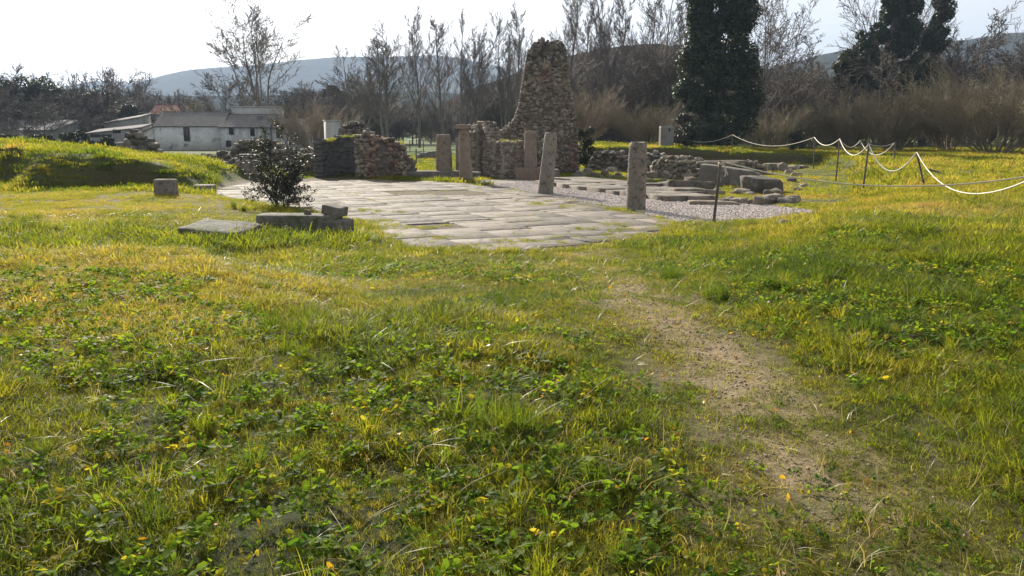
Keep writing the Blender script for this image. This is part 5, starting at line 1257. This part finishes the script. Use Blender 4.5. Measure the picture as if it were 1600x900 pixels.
def hill(name, D, prof, mat, depth=.45, rough=3.0, tree=1.5, seed=0):
    pr = A(prof, float); px = np.arange(pr[0, 0], pr[-1, 0]+.1, 1.5); py = np.interp(px, pr[:, 0], pr[:, 1])
    # smooth the ridge line
    k = np.hanning(41); k /= k.sum(); py = np.convolve(np.pad(py, 20, 'edge'), k, 'valid')
    zr = CZ+np.tan(np.arctan((450-py)/F_PX)-PITCH)*D; xr = (px-800)/F_PX*D*1.0
    t = np.concatenate([np.linspace(0, 1, 46), [1.06, 1.2]]); V = []
    for q in t:
        y = D*(1-depth*(1-q)); sc = y/D; x = xr*sc
        hz = np.maximum(zr, 4)*np.where(q <= 1, S(0, 1, q)**.85, 1-.7*(q-1)/.2)
        nz = (fbm(x, y+0*x, 14/D, 4, seed)-.5)*rough*2*min(1, q*2)*(1-q*.7)+(fbm(x, y+0*x, .22*600/D*.6, 2, seed+3)-.35)*tree*min(1, q*4)
        V.append(np.stack([x, np.full(len(x), y), hz*1.0-1+nz-(1 if q == 0 else 0)*3], -1))
    n = len(px); V = np.concatenate(V); i = (np.arange(len(t)-1)[:, None]*n+np.arange(n-1)[None]).ravel()
    m = MB(); m.add(V, np.stack([i, i+1, i+n+1, i+n], -1)); tag(m.build(name, mat, smooth=False), kind='structure')
HG = hill_mat('hill_forest', (.035, .045, .022), (.055, .06, .03), (.10, .09, .045), .012)
HB = hill_mat('hill_brown', (.06, .045, .032), (.10, .075, .05), (.14, .105, .07), .05)
HD = hill_mat('hill_dark', (.025, .032, .017), (.045, .05, .026), (.075, .07, .04), .03)
hill('far_hills', 3700, [(-700, 150), (-300, 140), (20, 150), (100, 142), (150, 130), (190, 126), (230, 131), (280, 150), (340, 170)], HG, .3, 10, 5, 1)
hill('blue_hill', 2600, [(130, 172), (190, 150), (230, 132), (290, 116), (340, 109), (400, 106), (460, 100), (500, 95), (545, 91), (600, 92), (680, 88), (740, 96), (800, 112), (860, 130), (920, 150)], HG, .45, 18, 4, 2)
hill('wooded_rise', 900, [(-800, 130), (-200, 136), (0, 132), (100, 140), (200, 149), (330, 150), (440, 148), (560, 150), (640, 142), (760, 150), (840, 160)], HD, .4, 4, 2.5, 3)
hill('brown_hill', 330, [(690, 165), (740, 140), (780, 122), (820, 108), (860, 96), (900, 84), (940, 77), (1000, 70), (1050, 72), (1100, 80), (1160, 100), (1230, 124), (1300, 140)], HB, .45, 4, 2.2, 4)
hill('right_hill', 950, [(1080, 140), (1150, 125), (1200, 107), (1250, 92), (1300, 80), (1350, 76), (1420, 72), (1480, 66), (1530, 57), (1560, 54), (1600, 52), (1680, 44), (1800, 40), (2300, 60)], HD, .45, 5, 3.0, 5)

grass_fields()

# ------------------------------------------------------------------ sky, sun, air, camera
SUN_AZ, SUN_EL = R(-24.5), R(30)     # azimuth from +Y towards +X
w = bpy.data.worlds.new('World'); SC.world = w; w.use_nodes = True; nt = w.node_tree; nt.nodes.clear()
sky = nt.nodes.new('ShaderNodeTexSky'); sky.sky_type = 'NISHITA'; sky.sun_disc = False; sky.sun_elevation = SUN_EL; sky.sun_rotation = SUN_AZ
sky.air_density = 1.0; sky.dust_density = 2.5; sky.ozone_density = 1.0; sky.altitude = 300
bg = nt.nodes.new('ShaderNodeBackground'); bg.inputs[1].default_value = .065; wo = nt.nodes.new('ShaderNodeOutputWorld')
tc = nt.nodes.new('ShaderNodeTexCoord'); mp = nt.nodes.new('ShaderNodeMapping'); mp.inputs['Scale'].default_value = (1, 1, 4.5)
nz = nt.nodes.new('ShaderNodeTexNoise'); nz.inputs['Scale'].default_value = 3.2; nz.inputs['Detail'].default_value = 7; nz.inputs['Roughness'].default_value = .55
rp = nt.nodes.new('ShaderNodeValToRGB'); rp.color_ramp.elements[0].position = .36; rp.color_ramp.elements[1].position = .62
mx = nt.nodes.new('ShaderNodeMix'); mx.data_type = 'RGBA'
gain = nt.nodes.new('ShaderNodeMix'); gain.data_type = 'RGBA'; gain.blend_type = 'ADD'; gain.inputs[0].default_value = 1
L = nt.links.new
L(tc.outputs['Generated'], mp.inputs[0]); L(mp.outputs[0], nz.inputs['Vector']); L(nz.outputs[0], rp.inputs[0])
# thin cloud: a desaturated, slightly brighter version of the sky behind it
hsv = nt.nodes.new('ShaderNodeHueSaturation'); hsv.inputs['Saturation'].default_value = .12; hsv.inputs['Value'].default_value = 1.25
L(sky.outputs[0], hsv.inputs['Color']); L(hsv.outputs[0], gain.inputs[6]); gain.inputs[7].default_value = (.9, .9, .92, 1)
fac = nt.nodes.new('ShaderNodeMath'); fac.operation = 'MULTIPLY_ADD'; fac.inputs[1].default_value = .75; fac.inputs[2].default_value = .45; L(rp.outputs[0], fac.inputs[0])
L(fac.outputs[0], mx.inputs[0]); L(sky.outputs[0], mx.inputs[6]); L(gain.outputs[2], mx.inputs[7]); L(mx.outputs[2], bg.inputs[0]); L(bg.outputs[0], wo.inputs[0])
sl = bpy.data.lights.new('sun', 'SUN'); sl.energy = 5.0; sl.angle = R(.6); sl.color = (1, .92, .80)
so = bpy.data.objects.new('sun', sl); COL.objects.link(so)
sd = Vector((math.sin(SUN_AZ)*math.cos(SUN_EL), math.cos(SUN_AZ)*math.cos(SUN_EL), math.sin(SUN_EL))); so.rotation_euler = (-sd).to_track_quat('-Z', 'Y').to_euler(); so.location = sd*60

hm = bpy.data.materials.new('haze'); hm.use_nodes = True; hn = hm.node_tree; hn.nodes.clear(); ho = hn.nodes.new('ShaderNodeOutputMaterial'); hv = hn.nodes.new('ShaderNodeVolumePrincipled')
hv.inputs['Color'].default_value = (.58, .74, 1, 1); hv.inputs['Density'].default_value = HAZE if 'HAZE' in globals() else .0003; hv.inputs['Anisotropy'].default_value = .1; hn.links.new(hv.outputs[0], ho.inputs['Volume'])
m = MB(); m.box([0, 2200, 160], [9600, 5000, 340]); tag(m.build('haze', hm), kind='stuff')

cd = bpy.data.cameras.new('camera'); cam = bpy.data.objects.new('camera', cd); COL.objects.link(cam); SC.camera = cam
cd.sensor_width = 36; cd.lens = F_PX/1600*36; cd.clip_end = 8000; cd.clip_start = .05; cam.location = (0, 0, CZ); cam.rotation_euler = (math.pi/2-PITCH, 0, 0)
SC.view_settings.view_transform = 'Standard'; SC.view_settings.look = 'None'; SC.view_settings.exposure = .9; SC.view_settings.gamma = 1; SC.view_settings.use_curve_mapping = False
SC.render.engine = 'CYCLES'; cy = SC.cycles
cy.max_bounces = 7; cy.diffuse_bounces = 3; cy.glossy_bounces = 2; cy.transmission_bounces = 4; cy.transparent_max_bounces = 6; cy.volume_bounces = 0
cy.use_adaptive_sampling = True; cy.adaptive_threshold = .008; cy.use_denoising = True; cy.denoising_prefilter = 'ACCURATE'; cy.caustics_reflective = False; cy.caustics_refractive = False
cy.sample_clamp_indirect = 4; cy.sample_clamp_direct = 12; SC.render.use_persistent_data = False
